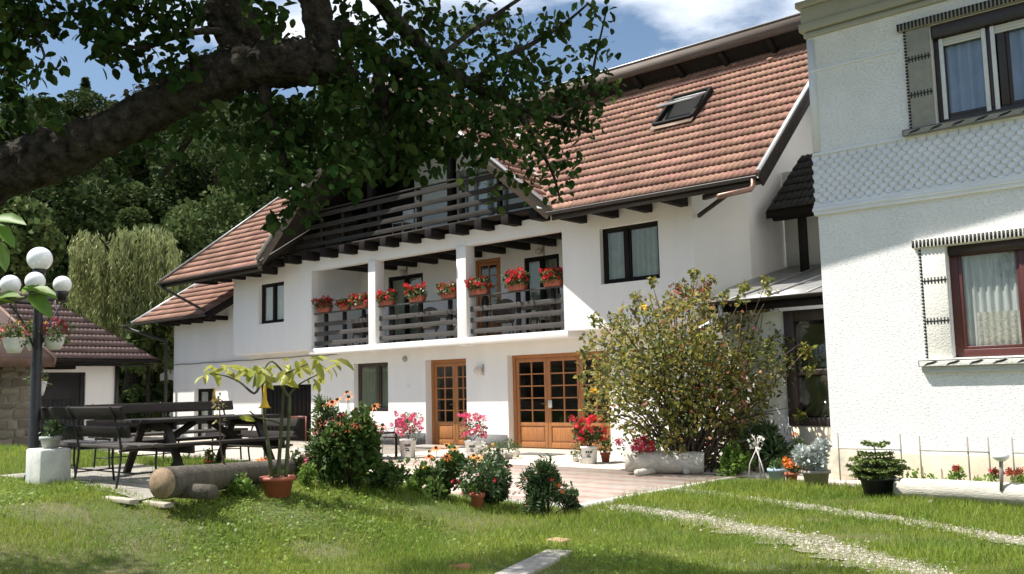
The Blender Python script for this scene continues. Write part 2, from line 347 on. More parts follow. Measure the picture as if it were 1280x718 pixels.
def window(H, X0, X1, z0, z1, Yw, fm, split=(.5,), rev=.13, cm=None, cover=1., name='window', label=None, fw=.065):
    Y = Yw+rev; f = MB(); xs = [X0]+[X0+(X1-X0)*s for s in split]+[X1]
    f.box(X0, X0+fw, Y, Y+.07, z0, z1).box(X1-fw, X1, Y, Y+.07, z0, z1).box(X0+fw, X1-fw, Y, Y+.07, z0, z0+fw).box(X0+fw, X1-fw, Y, Y+.07, z1-fw, z1)
    for x in xs[1:-1]: f.box(x-.05, x+.05, Y-.012, Y+.06, z0+fw, z1-fw)
    for a, b in zip(xs, xs[1:]):                                       # sashes
        a += fw if a == X0 else .05; b -= fw if b == X1 else .05; s = .045
        f.box(a, a+s, Y+.01, Y+.055, z0+fw, z1-fw).box(b-s, b, Y+.01, Y+.055, z0+fw, z1-fw).box(a+s, b-s, Y+.01, Y+.055, z0+fw, z0+fw+s).box(a+s, b-s, Y+.01, Y+.055, z1-fw-s, z1-fw)
    o = obj(name, f, fm, H, bevel=.006, label=label)
    obj('pane', MB().add([(X0+fw, Y+.035, z0+fw), (X1-fw, Y+.035, z0+fw), (X1-fw, Y+.035, z1-fw), (X0+fw, Y+.035, z1-fw)], [(0, 1, 2, 3)]), GLASS, o)
    if cm:
        c = MB(); curtain(c, X0+fw, X0+(X1-X0)*cover, z0+fw, z1-fw, Y+.10); obj('curtain', c, cm, o, True)
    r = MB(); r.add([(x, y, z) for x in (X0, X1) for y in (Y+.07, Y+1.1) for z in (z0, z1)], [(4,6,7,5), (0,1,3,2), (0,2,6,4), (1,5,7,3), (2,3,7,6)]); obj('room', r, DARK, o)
    return o
def glazed_door(H, X0, X1, z0, z1, Yw, leaves, rev, cols=2, rows=5, wm=None, label=None, name='double_door', handle=True):
    wm = wm or WOOD_O; Y = Yw+rev; f = MB(); fw = .085; h = z1-z0
    f.box(X0, X0+fw, Y-.03, Y+.09, z0, z1).box(X1-fw, X1, Y-.03, Y+.09, z0, z1).box(X0+fw, X1-fw, Y-.03, Y+.09, z1-fw, z1)
    D = obj(name, f, wm, H, bevel=.008, label=label)
    tot = sum(leaves); x = X0+fw; zb = z0+.02; zt = z1-fw-.004
    for q, lf in enumerate(leaves):
        a = x; b = x+(X1-X0-2*fw)*lf/tot; x = b; a += .003; b -= .003; m = MB(); s = .095; zp = zb+(zt-zb)*.24
        m.box(a, a+s, Y, Y+.05, zb, zt).box(b-s, b, Y, Y+.05, zb, zt).box(a+s, b-s, Y, Y+.05, zt-s, zt).box(a+s, b-s, Y, Y+.05, zb, zb+.13).box(a+s, b-s, Y, Y+.05, zp, zp+.09)
        m.box(a+s, b-s, Y+.018, Y+.032, zb+.13, zp).box(a+s+.04, b-s-.04, Y+.006, Y+.03, zb+.17, zp-.04)
        ga, gb, gz0, gz1 = a+s, b-s, zp+.09, zt-s
        for i in range(1, cols): xx = ga+(gb-ga)*i/cols; m.box(xx-.018, xx+.018, Y+.006, Y+.044, gz0, gz1)
        for i in range(1, rows): zz = gz0+(gz1-gz0)*i/rows; m.box(ga, gb, Y+.009, Y+.041, zz-.016, zz+.016)
        lo = obj('door_leaf', m, wm, D if False else H, bevel=.005)
        obj('pane', MB().add([(ga, Y+.025, gz0), (gb, Y+.025, gz0), (gb, Y+.025, gz1), (ga, Y+.025, gz1)], [(0, 1, 2, 3)]), GLASS, lo)
        if handle and q == 0:
            hm = MB(); hx = b-.05; hz = z0+h*.46; hm.box(hx-.018, hx+.018, Y-.008, Y, hz-.11, hz+.11).tube([(hx, Y-.01, hz+.03), (hx, Y-.055, hz+.03), (hx-.1, Y-.055, hz+.03)], .009, 8)
            obj('handle', hm, mat('brass', (.30, .2, .08), .35, metal=.8), lo)
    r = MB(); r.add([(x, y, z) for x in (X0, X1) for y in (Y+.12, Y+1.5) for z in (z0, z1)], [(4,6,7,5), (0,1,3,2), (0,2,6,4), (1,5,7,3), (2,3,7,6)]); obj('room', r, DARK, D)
    return D

# ------------------------------------------------------------------ the guesthouse
G = thing('guesthouse', 'long white guesthouse with red tiled roof, dark balcony and geranium boxes', 'house', (-18.5, 17, 0))
SL = .902; RX0, RXR = -30.0, -7.79; EY, EZ = 15.95, 5.385                # eave line and slope of the main roof
rz = lambda Y: EZ+SL*(Y-EY)
uw = MB()
U1 = (1, 0, 0)
YL = 17.55
LOG = (-22.96, -13.35, 2.82, 5.16)
LOG = (-22.96, -13.35, 2.82, 5.16)
uw = MB()
holes = [(LOG[0]+27.2, LOG[1]+27.2, LOG[2], LOG[3]), (1.45, 2.83, 3.72, 5.0), (14.93, 16.48, 3.78, 5.05)]
wall(uw, (-27.2, 17, 0), U1, 17.33, 2.8, 5.55, holes, depth=.24)
uw.add([(-9.87, 17, 2.8), (-9.1, 18, 2.8), (-9.1, 18, 7.0), (-9.87, 17, 6.1)], [(0, 1, 2, 3)])
uw.add([(-9.1, 18, -.1), (-9.1, 24.4, -.1), (-9.1, 24.4, 6.2), (-9.1, 20.6, 9.4), (-9.1, 18, 7.02)], [(0, 1, 2, 3, 4)])
uw.add([(-27.2, 17, 2.8), (-27.2, 24.4, 2.8), (-27.2, 24.4, 6), (-27.2, 20.6, 9.4), (-27.2, 17, 6.1)], [(4, 3, 2, 1, 0)])
uw.add([(-32, 24.4, 0), (-9.1, 24.4, 0), (-9.1, 24.4, 6.2), (-32, 24.4, 6.2)], [(0, 1, 2, 3)])
uw.add([(-27.2, 17, 2.8), (-9.87, 17, 2.8), (-9.1, 18, 2.8), (-9.1, 18, 2.801), (-27.2, 18, 2.8)], [(4, 2, 1, 0)])      # underside of the overhang
obj('upper_wall', uw, PLASTER, G)
lw = MB()
DR = [(-30.55, -29.24, -.1, 1.74), (-26.4, -23.73, -.2, 1.78), (-21.67, -20.16, .94, 2.33), (-18.63, -17.08, .0, 2.32), (-15.64, -12.54, .0, 2.33)]
wall(lw, (-32, YL, 0), U1, 22.4, -.4, 2.8, [(a+32, b+32, c, d) for a, b, c, d in DR], depth=.3)
lw.add([(-9.6, YL, -.1), (-9.1, 18, -.1), (-9.1, 18, 2.8), (-9.6, YL, 2.8)], [(0, 1, 2, 3)])
lw.add([(-32, YL, 2.8), (-27.2, YL, 2.8), (-27.2, YL, 4.75), (-32, YL, 4.75)], [(0, 1, 2, 3)])
lw.add([(-32, YL, -.4), (-32, 24.4, -.4), (-32, 24.4, 5.6), (-32, 20, 7.3), (-32, YL, 4.75)], [(4, 3, 2, 1, 0)])
obj('lower_wall', lw, PLASTER, G)
pl = MB().box(-22.6, -18.66, YL-.03, YL, 0, .36).box(-17.06, -15.69, YL-.03, YL, 0, .36); obj('plinth', pl, PLINTH, G)
# balcony slab, columns, loggia
obj('slab', MB().box(-22.98, -13.2, 16.93, 17.54, 2.65, 2.815), PLASTER, G, bevel=.01)
for a, b in ((-20.3, -19.99), (-16.8, -16.46)): obj('column', MB().box(a, b, 16.965, 17.3, 2.61, 5.17), PLASTER, G, bevel=.01)
li = MB(); a, b, c, d = LOG; d = 5.36
li.add([(a, 17.24, c), (b, 17.24, c), (b, 18.9, c), (a, 18.9, c), (a, 17.24, d), (b, 17.24, d), (b, 18.9, d), (a, 18.9, d)], [(0,1,2,3), (0,3,7,4), (1,5,6,2), (4,7,6,5)])
wall(li, (a, 18.9, 0), U1, b-a, c, d, [(1.3, 2.85, 2.84, 4.98), (5.0, 5.95, 2.84, 5.1), (6.8, 8.0, 2.84, 4.97)], depth=.1)
li.add([(a, 17.242, 5.16), (b, 17.242, 5.16), (b, 17.242, d), (a, 17.242, d)], [(0, 1, 2, 3)])
obj('loggia_wall', li, PLASTER, G)
for x0, x1 in ((1.3, 2.85), (6.8, 8.0)):
    window(G, a+x0, a+x1, 2.84, 4.97, 18.9, WOOD_B, rev=.03, cm=CURT_G, name='balcony_door')
glazed_door(G, a+5.0, a+5.95, 2.84, 5.1, 18.9, (1,), .03, 2, 5, label='orange wooden door behind the balcony rail')
cj = [MB().box(x-.08, x+.08, 17.26, 18.9, 5.17, 5.35) for x in np.arange(-22.2, -13.4, .887)]
for m in cj: obj('ceiling_joist', m, WOOD_D, G)
# windows and doors of the front
window(G, -25.75, -24.37, 3.72, 5.0, 17, WOOD_B, rev=.12, cm=CURT_W, label='small dark upper window left of the balcony')
window(G, -12.27, -10.72, 3.78, 5.05, 17, WOOD_B, (.42,), rev=.12, cm=CURT_G, label='dark tilted upper window right of the balcony')
window(G, -30.55, -29.24, -.1, 1.74, YL, WOOD_B, (.55,), rev=.16, cm=CURT_W, name='glazed_door', label='narrow dark door at the far left of the ground floor')
window(G, -21.67, -20.16, .94, 2.33, YL, mat('brown_frame', (.045, .028, .02), .5, .2, 6), (.6,), rev=.16, cm=CURT_G, label='ground floor window with pale green curtain')
glazed_door(G, -18.63, -17.08, .03, 2.32, YL, (.58, .42), .25, label='narrower wooden double door with small panes')
glazed_door(G, -15.64, -12.54, .03, 2.33, YL, (1, 1, .9), .22, label='wide three leaf wooden door with small panes')
gd = MB(); gd.box(-26.4, -23.73, YL+.18, YL+.24, .0, 1.78)
for k in range(12): gd.box(-26.37+k*.22, -26.18+k*.22, YL+.16, YL+.18, .75 if 3 < k < 12 else 0, 1.72)
obj('cellar_door', gd, WOOD_B, G, label='dark plank cellar door')
obj('cellar_window', MB().box(-25.1, -25.04, YL+.12, YL+.16, .0, .8).box(-24.2, -24.14, YL+.12, YL+.16, 0, .8).box(-25.04, -24.2, YL+.12, YL+.16, .72, .8), mat('red_brown', (.12, .03, .02), .5), G)
# lamps
def wall_lamp(c, s=1):
    m = MB().tube([(c[0]+.1*s, c[1], c[2]+.02), (c[0]+.1*s, c[1]-.06, c[2]+.03), (c[0], c[1]-.1, c[2]+.06)], .012, 6).box(c[0]+.07, c[0]+.13, c[1]-.012, c[1], c[2]-.14, c[2]+.14)
    o = obj('wall_lamp', m, mat('pale_metal', (.42, .4, .36), .5, metal=.3), G)
    obj('lamp_glass', MB().ball((c[0], c[1]-.11, c[2]-.02), .115*s, 12, 8, .9), mat('milk_glass', (.55, .52, .46), .25), o, True)
wall_lamp((-16.56, YL, 2.0)); wall_lamp((-20.9, 18.9, 5.08), .8); wall_lamp((-15.56, 18.9, 5.1), .8)
obj('alarm_box', MB().ball((-19.42, YL-.02, 2.39), .08, 12, 8), mat('grey_plastic', (.3, .29, .27), .5), G, True)
obj('vent_cover', MB().box(-19.35, -19.25, YL-.015, YL, 1.58, 1.7), WHITEP, G, bevel=.004)
obj('notice', MB().box(-14.53, -14.41, YL+.212, YL+.216, 1.02, 1.2), mat('paper', (.6, .66, .6), .8), G, label='small paper notice behind the door pane')
# lower railings between the columns
for k, (x0, x1) in enumerate(((-22.94, -20.31), (-19.98, -16.81), (-16.45, -13.36))):
    r = MB()
    for zc in (3.53, 3.25, 2.965): r.box(x0, x1, 17.09, 17.135, zc-.062, zc+.062)
    r.box(x0, x1, 17.06, 17.17, 3.84, 3.875)
    ro = obj('lower_railing', r, WOOD_G, G, bevel=.004)
    for x in np.linspace(x0+.45, x1-.45, 3): obj('railing_post', MB().box(x-.045, x+.045, 17.14, 17.23, 2.82, 3.84), WOOD_D, ro)
# joists and upper balcony
JX = [-13.68-.887*k for k in range(13)]
for x in JX: obj('joist', MB().box(x-.24, x, 16.5, 17.0, 5.43, 5.66), WOOD_B, G, bevel=.008)
obj('balcony_floor', MB().box(-24.4, -13.1, 16.62, 18.95, 5.665, 5.72), WOOD_D, G)
ub = MB()
for zc in (6.0, 6.15+.03, 6.42-.005, 6.72): ub.box(-24.3, -13.3, 16.78, 16.82, zc-.065, zc+.065) if zc != 6.15+.03 else None
ub.v = []; ub.f = []
for zc in (5.88, 6.15, 6.42, 6.74):
    e = 5.6*(9.98-zc)/4.48-.22; ub.box(-18.5-e, -18.5+e, 16.76, 16.805, zc-.066, zc+.066)
ub.box(-18.5-3.7, -18.5+3.62, 16.73, 16.84, 6.86, 6.895)
UR = obj('upper_railing', ub, mat('dark_rail', (.042, .038, .034), .85, .35, 3, .5, 30, stretch=(.6, 8, 8), spec=.2), G, bevel=.004)
for x in [-15.0, -16.3, -17.9, -19.5, -21.1, -22.1]: obj('railing_post', MB().box(x-.2, x-.1, 16.81, 16.92, 5.72, 6.86), WOOD_D, UR)
# gable room at the back of the upper balcony
GZ = lambda X: 9.88-.8*abs(X+18.5)                                      # underside of the cross gable
gw = MB(); gw.add([(-20.45, 18.92, 5.72), (-13.6, 18.92, 5.72), (-13.6, 18.92, GZ(-13.6)), (-18.5, 18.92, 9.85), (-20.45, 18.92, GZ(-20.45))], [(0, 1, 2, 3, 4)])
obj('gable_wall', gw, PLASTER, G)
obj('timber_wall', MB().poly([(-23.9, 18.9, 5.72), (-20.45, 18.9, 5.72), (-20.45, 18.9, GZ(-20.45)), (-23.9, 18.9, GZ(-23.9))], (0, .1, 0)), WOOD_B, G)
window(G, -18.85, -18.2, 5.75, 7.75, 18.86, mat('pale_frame', (.35, .33, .3), .6), (.5,), rev=-.02, name='balcony_door')
window(G, -17.9, -16.7, 5.75, 7.95, 18.86, mat('pale_frame', (.35, .33, .3), .6), rev=-.02, name='balcony_door')
for x in (-16.9, -20.1): obj('gable_post', MB().box(x-.09, x+.09, 16.86, 17.04, 5.72, GZ(x)), WOOD_B, G)
# the roofs
PEAK = 9.98; VX = lambda z: 5.6*(PEAK-z)/(PEAK-5.5)                      # half width of the cross gable at height z
cs = 1/math.sqrt(1+SL*SL); LS = (20.6-EY)/cs
V = (0, cs, SL*cs)
t = MB()
def limR(v):
    z = EZ+v*SL*cs; return (-18.5+VX(z)+30.0, RXR+30.0)
def limL(v):
    z = EZ+v*SL*cs; return (.0+(v/LS)*2.6, -18.5-VX(z)+30.0)
tiles(t, (-30.0, EY, EZ), U1, V, LS, limR); tiles(t, (-30.0, EY, EZ), U1, V, LS, limL)
obj('roof_tiles', t, TILE, G)
g2 = MB(); gs = 1/math.sqrt(1+.64); LG = (PEAK-5.5)/(.8*gs)
for sgn in (1, -1):
    # planes of the cross gable: eaves run along Y, slope towards x = -18.5
    Vg = (-sgn*gs, 0, .8*gs)
    def limG(v): z = 5.5+v*.8*gs; return (0, EY+(z-EZ)/SL-15.95)
    tiles(g2, (-18.5+sgn*5.6, 15.95, 5.5), (0, 1, 0), Vg, LG, limG)
obj('gable_tiles', g2, TILE, G)
rb = MB()
top = rz(20.6)
sheet(rb, [(-18.5+VX(EZ), EY, EZ-.03), (RXR, EY, EZ-.03), (RXR, 20.6, top-.03), (-18.5+VX(top), 20.6, top-.03)], .1)
sheet(rb, [(RX0, EY, EZ-.03), (-18.5-VX(EZ), EY, EZ-.03), (-18.5-VX(top), 20.6, top-.03), (RX0+2.6, 20.6, top-.03)], .1)
for sgn in (1, -1):
    q = [(-18.5+sgn*5.6, 15.95, 5.46), (-18.5, 15.95, 9.94), (-18.5, 20.9, 9.94), (-18.5+sgn*5.6, EY, 5.46)]
    rb.poly(q if sgn < 0 else q[::-1], (0, 0, -.1))
rb.poly([(RX0+2.6, 20.6, top-.03), (RXR, 20.6, top-.03), (RXR, 25.2, 5.2), (RX0, 25.2, 5.2)], (0, 0, -.1))
obj('roof_boards', rb, WOOD_B, G)
# raised rear roof that overhangs the ridge
rr = MB(); rr.poly([(-19.2, 19.75, 9.61), (-19.2, 25.2, 6.43), (-19.2, 25.2, 6.58), (-19.2, 19.75, 9.76)], (11.6, 0, 0)); obj('rear_roof', rr, WOOD_D, G)
obj('ridge_wall', MB().box(-19.0, -7.9, 20.62, 20.7, top-.4, 9.4), WOOD_B, G)
obj('ridge_fascia', MB().box(-19.2, -7.55, 19.70, 19.745, 9.45, 9.78), mat('fascia_wood', (.13, .10, .08), .7, .3, 3, .3, 30, stretch=(.5, 6, 6)), G)
obj('ridge_flashing', MB().box(-19.2, -7.5, 19.68, 20.1, 9.785, 9.805), ZINC, G)
for x in np.arange(-18.1, -7.8, 1.25): obj('ridge_bracket', MB().poly([(x, 19.8, 9.41), (x, 20.62, 8.88), (x, 20.62, 9.03), (x, 19.8, 9.55)], (.1, 0, 0)), WOOD_D, G)
# verges, gutters, valleys
def line(name, p, q, w, h, m, up=(0, 0, 1)): return obj(name, MB().bar(p, q, w, h, up), m, G)
line('verge_board', (RXR+.03, EY-.05, EZ-.13), (RXR+.03, 20.6, top-.13), .04, .26, WOOD_D)
line('verge_trim', (RXR-.0, EY-.06, EZ+.065), (RXR-.0, 20.6, top+.065), .08, .04, ZINC)
line('verge_board', (RX0-.03, EY-.05, EZ-.1), (RX0+2.57, 20.6, top-.1), .04, .2, WOOD_D)
line('verge_trim', (RX0-.02, EY-.05, EZ+.06), (RX0+2.58, 20.6, top+.06), .1, .04, ZINC)
for sgn in (1, -1):
    line('gable_bargeboard', (-18.5+sgn*5.66, 15.92, 5.34), (-18.5, 15.92, 9.88), .05, .26, mat('barge', (.14, .115, .095), .7, .25, 4, .3, 30, stretch=(.5, 6, 6)), (0, 1, 0) if False else (0, 0, 1))
    line('gable_bargeboard_cap', (-18.5+sgn*5.7, 15.9, 5.53), (-18.5, 15.9, 10.09), .16, .03, ZINC)
    line('valley_flashing', (-18.5+sgn*5.55, EY+.02, EZ+.10), (-18.5+sgn*VX(top), 20.6, top+.08), .42, .015, ZINC)
def gutter(name, p, q, r=.065):
    m = MB(); p, q = np.array(p, float), np.array(q, float); d = (q-p)/np.linalg.norm(q-p); a = np.cross(d, (0, 0, 1)); k = 0; n = 9
    for rad in (r, r-.008):
        for e in (p, q):
            for j in range(n): th = math.pi*j/(n-1); m.v.append(tuple(e+a*rad*math.cos(th)-np.array([0, 0, 1])*rad*math.sin(th)))
    for j in range(n-1): m.f += [(j, j+1, n+j+1, n+j), (2*n+j+1, 2*n+j, 3*n+j, 3*n+j+1)]
    m.f += [(0, n, 3*n, 2*n), (n-1, 2*n-1+n, 4*n-1, 2*n-1), (n-1, 3*n-1, 4*n-1, 2*n-1)]
    return obj(name, m, GUT, G, True)
gutter('gutter', (-12.85, 15.87, 5.365), (-7.8, 15.87, 5.345)); gutter('gutter', (-30.05, 15.87, 5.365), (-23.9, 15.87, 5.385))
line('eave_fascia', (-12.8, 15.97, 5.29), (-7.79, 15.97, 5.29), .03, .2, GUT); line('eave_fascia', (-30.0, 15.97, 5.29), (-24.0, 15.97, 5.29), .03, .2, GUT)
for x in (-12.6, -11.72, -10.84, -9.96, -24.7, -25.59, -26.47, -27.36, -28.24): obj('rafter_end', MB().poly([(x-.18, 16.2, 5.23), (x-.18, 17.05, 5.23), (x-.18, 17.05, 5.95), (x-.18, 16.2, 5.42)], (.18, 0, 0)), WOOD_B, G)
obj('eave_soffit', MB().poly([(-9.87, 17, 5.5), (-7.9, 16.05, 5.33), (-7.9, 18.5, 7.45), (-9.1, 18, 6.95)], (0, 0, .02)), WOOD_D, G)
obj('eave_bracket', MB().bar((-9.75, 17.05, 5.0), (-8.4, 16.15, 5.24), .05, .08), WOOD_D, G)
obj('eave_beam', MB().bar((-9.3, 16.5, 5.24), (-7.9, 15.98, 5.26), .08, .1), GUT, G)
obj('purlin_end', MB().box(-9.1, -8.05, 17.55, 17.75, 6.4, 6.6), WOOD_B, G)
obj('spout', MB().tube([(-7.9, 15.87, 5.33), (-7.9, 15.87, 5.17), (-7.92, 15.8, 5.09), (-8.22, 15.1, 4.9)], .05, 10), mat('copper_brown', (.22, .13, .10), .4, .2, 6, metal=.4), G, True)
# skylight (open)
def rp_(X, Y, d=0): n = np.array([0, -SL*cs, cs]); return np.array([X, Y, rz(Y)])+n*d
sk = MB(); x0, x1, y0, y1 = -11.45, -10.45, 18.22, 19.18
for a, b in (((x0, y0), (x1, y0)), ((x1, y0), (x1, y1)), ((x1, y1), (x0, y1)), ((x0, y1), (x0, y0))): sk.bar(rp_(*a, .07), rp_(*b, .07), .09, .16, (0, -SL*cs, cs))
SKL = obj('skylight', sk, WOOD_B, G, bevel=.01)
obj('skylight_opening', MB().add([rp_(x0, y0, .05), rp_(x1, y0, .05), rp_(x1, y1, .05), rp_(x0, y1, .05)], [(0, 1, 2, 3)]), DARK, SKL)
ym = (y0+y1)/2; s2 = MB(); A_, B_ = np.array([x0+.04, ym-.42, rz(ym)+.10]), np.array([x0+.04, ym+.34, rz(ym)+.42]); W_ = np.array([x1-x0-.08, 0, 0])
for a, b in ((A_, A_+W_), (B_, B_+W_), (A_, B_), (A_+W_, B_+W_)): s2.bar(a, b, .06, .05)
obj('skylight_sash', s2, METAL, SKL, bevel=.006)
obj('skylight_pane', MB().poly([A_, A_+W_, B_+W_, B_], (0, 0, .01)), GLASS, SKL)
fl = MB(); fl.poly([rp_(x0-.06, y0-.14, .075), rp_(x1+.06, y0-.14, .075), rp_(x1+.06, y0-.02, .085), rp_(x0-.06, y0-.02, .085)], (0, 0, .01)); obj('skylight_apron', fl, mat('lead_apron', (.22, .15, .11), .6, .2, 6), SKL)
for x, y in ((-12.75, 19.0), (-11.75, 19.55), (-10.3, 20.1), (-9.3, 19.9)):
    p = rp_(x, y, .03); obj('vent_tile', MB().ball(p, .09, 10, 6, .6), TILE, G, True)
# low wing roof on the left
LW = 2.6; WE = (16.62, 4.22); ws = .74; wc = 1/math.sqrt(1+ws*ws)
t = MB(); tiles(t, (-33.3, WE[0], WE[1]), U1, (0, wc, ws*wc), LW, lambda v: (.35*v, 5.1+v*.45)); obj('wing_tiles', t, TILE, G)
zt = WE[1]+LW*wc*ws; yt = WE[0]+LW*wc
obj('wing_boards', MB().poly([(-33.3, WE[0], WE[1]-.02), (-28.2, WE[0], WE[1]-.02), (-27.2, yt, zt-.02), (-32.4, yt, zt-.02)], (0, 0, -.1)), WOOD_B, G)
line('wing_verge', (-28.17, WE[0]-.03, WE[1]-.08), (-27.0, yt, zt-.08), .05, .24, WOOD_B); line('wing_verge', (-33.33, WE[0]-.03, WE[1]-.02), (-32.4, yt, zt-.02), .05, .16, ZINC)
gutter('wing_gutter', (-34.0, 16.55, 4.17), (-28.1, 16.55, 4.2))
for x in np.arange(-31.6, -27.9, .8): obj('wing_rafter_end', MB().box(x-.1, x, 16.75, YL, 4.05, 4.2), WOOD_B, G)
obj('wing_downpipe', MB().tube([(-29.95, 15.87, 5.33), (-29.9, 15.95, 5.2), (-28.0, 16.4, 4.30)], .045, 8), GUT, G, True)
obj('downpipe', MB().tube([(-34.0, 16.55, 4.15), (-33.9, 16.6, 4.1), (-32.2, 17.2, 3.55), (-32.06, 17.28, 3.45), (-32.06, 17.28, -.3)], .06, 10), GUT, G, True)
tag(obj('cable', MB().tube([(-31.9+i*.5, YL-.035, 2.64+.012*math.sin(i*1.7)) for i in range(20)], .012, 5), IRON), 'thin black cable strung along the white wall below the balcony', 'cable')
# ------------------------------------------------------------------ stucco house on the right
YR = 13.95; XC = -5.88
def stucco_mat():
    m = mat('stucco', (.80, .80, .78), .9, .05, 1.5); t = m.node_tree; b = t.nodes['Principled BSDF']; N = t.nodes.new; L = t.links.new
    tc = N('ShaderNodeTexCoord'); mp = N('ShaderNodeMapping'); mp.inputs['Scale'].default_value = (1, 1, 2.1); L(tc.outputs['Object'], mp.inputs[0])
    n = N('ShaderNodeTexNoise'); n.inputs['Scale'].default_value = 24; n.inputs['Detail'].default_value = 5; n.inputs['Roughness'].default_value = .6; L(mp.outputs[0], n.inputs['Vector'])
    r = N('ShaderNodeValToRGB'); r.color_ramp.elements[0].position = .52; r.color_ramp.elements[1].position = .66; L(n.outputs['Fac'], r.inputs[0])
    n2 = N('ShaderNodeTexNoise'); n2.inputs['Scale'].default_value = 55; n2.inputs['Detail'].default_value = 4; L(mp.outputs[0], n2.inputs['Vector'])
    a = N('ShaderNodeMath'); a.operation = 'MULTIPLY_ADD'; a.inputs[1].default_value = .35; L(n2.outputs['Fac'], a.inputs[0]); L(r.outputs[0], a.inputs[2])
    bu = N('ShaderNodeBump'); bu.inputs['Strength'].default_value = .68; bu.inputs['Distance'].default_value = .011; L(a.outputs[0], bu.inputs['Height']); L(bu.outputs[0], b.inputs['Normal'])
    return m
STUC = stucco_mat(); SMOOTH = mat('smooth_render', (.74, .76, .77), .8, .05, 2, .2, 40)
CREAM = mat('cream_render', (.62, .55, .42), .85, .15, 2, .4, 30)
R = thing('stucco_house', 'tall white stucco house with scale patterned band and stitched window trims', 'house', (-3, YR, 0))
wl = MB()
hR = [(-4.04-XC, -2.15-XC, 1.80, 3.38), (-4.04-XC, -2.35-XC, 5.16, 6.62)]
wall(wl, (XC, YR, 0), U1, 8.9, .46, 7.95, hR, depth=.22)
wl.add([(XC, YR, -.1), (XC, YR+9, -.1), (XC, YR+9, 7.5), (XC, YR, 7.5)], [(3, 2, 1, 0)])
wl.add([(XC+8.9, YR, -.1), (XC+8.9, YR+9, -.1), (XC+8.9, YR+9, 7.5), (XC+8.9, YR, 7.5)], [(0, 1, 2, 3)])
obj('wall', wl, STUC, R)
obj('plinth', MB().box(XC-.04, 3.02, YR-.05, YR+.1, -.1, .455), CREAM, R, bevel=.01)
obj('footing', MB().box(XC-.15, 3.1, YR-.45, YR-.052, -.1, .05), CONC, R, bevel=.02)
obj('corner_pier', MB().box(XC-.05, XC+.42, YR-.09, YR-.052, .05, .52), mat('worn_render', (.66, .6, .48), .9, .3, 4, .5, 20), R, bevel=.01)
# scale band between string courses
obj('band_ground', MB().box(XC-.02, 3.02, YR-.022, YR-.002, 4.24, 5.02), SMOOTH, R)
sc = MB(); th = np.linspace(math.pi, 2*math.pi, 9); rw = .078
for r_ in range(11):
    for c_ in range(0, 62):
        X = XC+.03+c_*.145+(.0725 if r_ % 2 else 0); z = 5.02-.035-r_*rw*.92; yb = YR-.024
        pts = [(X+.069*math.cos(a), yb, z+.078*math.sin(a)*.98) for a in th]+[(X+.069, yb, z+.03), (X-.069, yb, z+.03)]
        k = len(sc.v); n = len(pts); sc.v += [(x, y-.002-.011*(z+.03-zz)/.11, zz) for x, y, zz in pts]+[(x, y+.002, zz) for x, y, zz in pts]
        sc.f += [tuple(range(k, k+n))]+[(k+i, k+(i+1) % n, k+n+(i+1) % n, k+n+i) for i in range(n)]
obj('scale_band', sc, SMOOTH, R)
for i, (z, d, h) in enumerate(((4.215, .05, .03), (4.16, .065, .03), (4.105, .05, .03), (5.04, .03, .025), (6.38, .02, .025))):
    x1 = 3.03
    if i == 4: obj('string_course', MB().box(XC-d, -4.5, YR-d, YR+.05, z-h, z+h), SMOOTH, R, bevel=.008)
    else: obj('string_course', MB().box(XC-d, x1, YR-d, YR+.05, z-h, z+h), SMOOTH, R, bevel=.012)
obj('corner_strip', MB().box(XC-.016, XC+.1, YR-.016, YR+.05, 5.07, 6.9), SMOOTH, R)
CORN = mat('cornice_paint', (.38, .38, .31), .8, .08, 3, .2, 30)
for z0, z1, d in ((6.93, 7.0, .05), (7.0, 7.03, .03), (7.03, 7.16, .10), (7.16, 7.42, .07), (7.42, 7.52, .13)):
    obj('cornice', MB().box(XC-d, 3.1, YR-d, YR+.1, z0+.001, z1), CORN, R, bevel=.015)
# eaves: soffit, fascia, gutter; unseen left front corner added to shade the facade
oh = (1.36, 1.12)
obj('eave_soffit', MB().poly([(XC-2.5, YR-2.0, 7.93), (3.6, YR-1.2, 7.93), (3.6, YR+9.5, 7.93), (XC-.3, YR+9.5, 7.93), (XC-.3, YR, 7.93)], (0, 0, .12)), mat('soffit_boards', (.07, .05, .04), .7, .3, 5), R)
obj('roof', MB().poly([(XC-2.5, YR-2.04, 8.06), (3.7, YR-1.24, 8.06), (3.7, YR+4.5, 11.0), (XC-.35, YR+4.5, 11.0), (XC-.35, YR, 8.8)], (0, 0, .12)), TILE, R)
# windows of the stucco house
RB = mat('red_brown_frame', (.088, .024, .021), .38, .12, 8, .1, 60)
DB = mat('dark_brown_frame', (.035, .024, .02), .45, .2, 8)
STIT = mat('black_stitch_paint', (.012, .012, .013), .6)
TRIM = mat('trim_render', (.30, .29, .25), .85, .12, 8, .7, 35, bd=.015)
TRIM2 = mat('white_trim_render', (.74, .72, .65), .85, .08, 8, .7, 35, bd=.015)
w1 = window(R, -4.04, -2.15, 1.80, 3.38, YR, RB, (.5,), rev=.09, cm=None, label='lower window with red brown frame and lace curtain', fw=.11)
lc = MB(); curtain(lc, -3.93, -2.2, 1.9, 3.3, YR+.19, .022, .11); obj('curtain', lc, mat('sheer_curtain', (.75, .76, .74), .9, .25, 5, trans=.2, stretch=(6, 6, .5)), w1, True)
lace = MB(); curtain(lace, -3.75, -2.2, 1.95, 2.42, YR+.16, .012, .09); obj('lace', lace, mat('lace', (.85, .8, .7), .9, vs=34, c2=(.35, .32, .27), trans=.2), w1, True)
obj('lintel', MB().box(-4.02, -2.17, YR+.03, YR+.088, 3.24, 3.378), DB, w1)
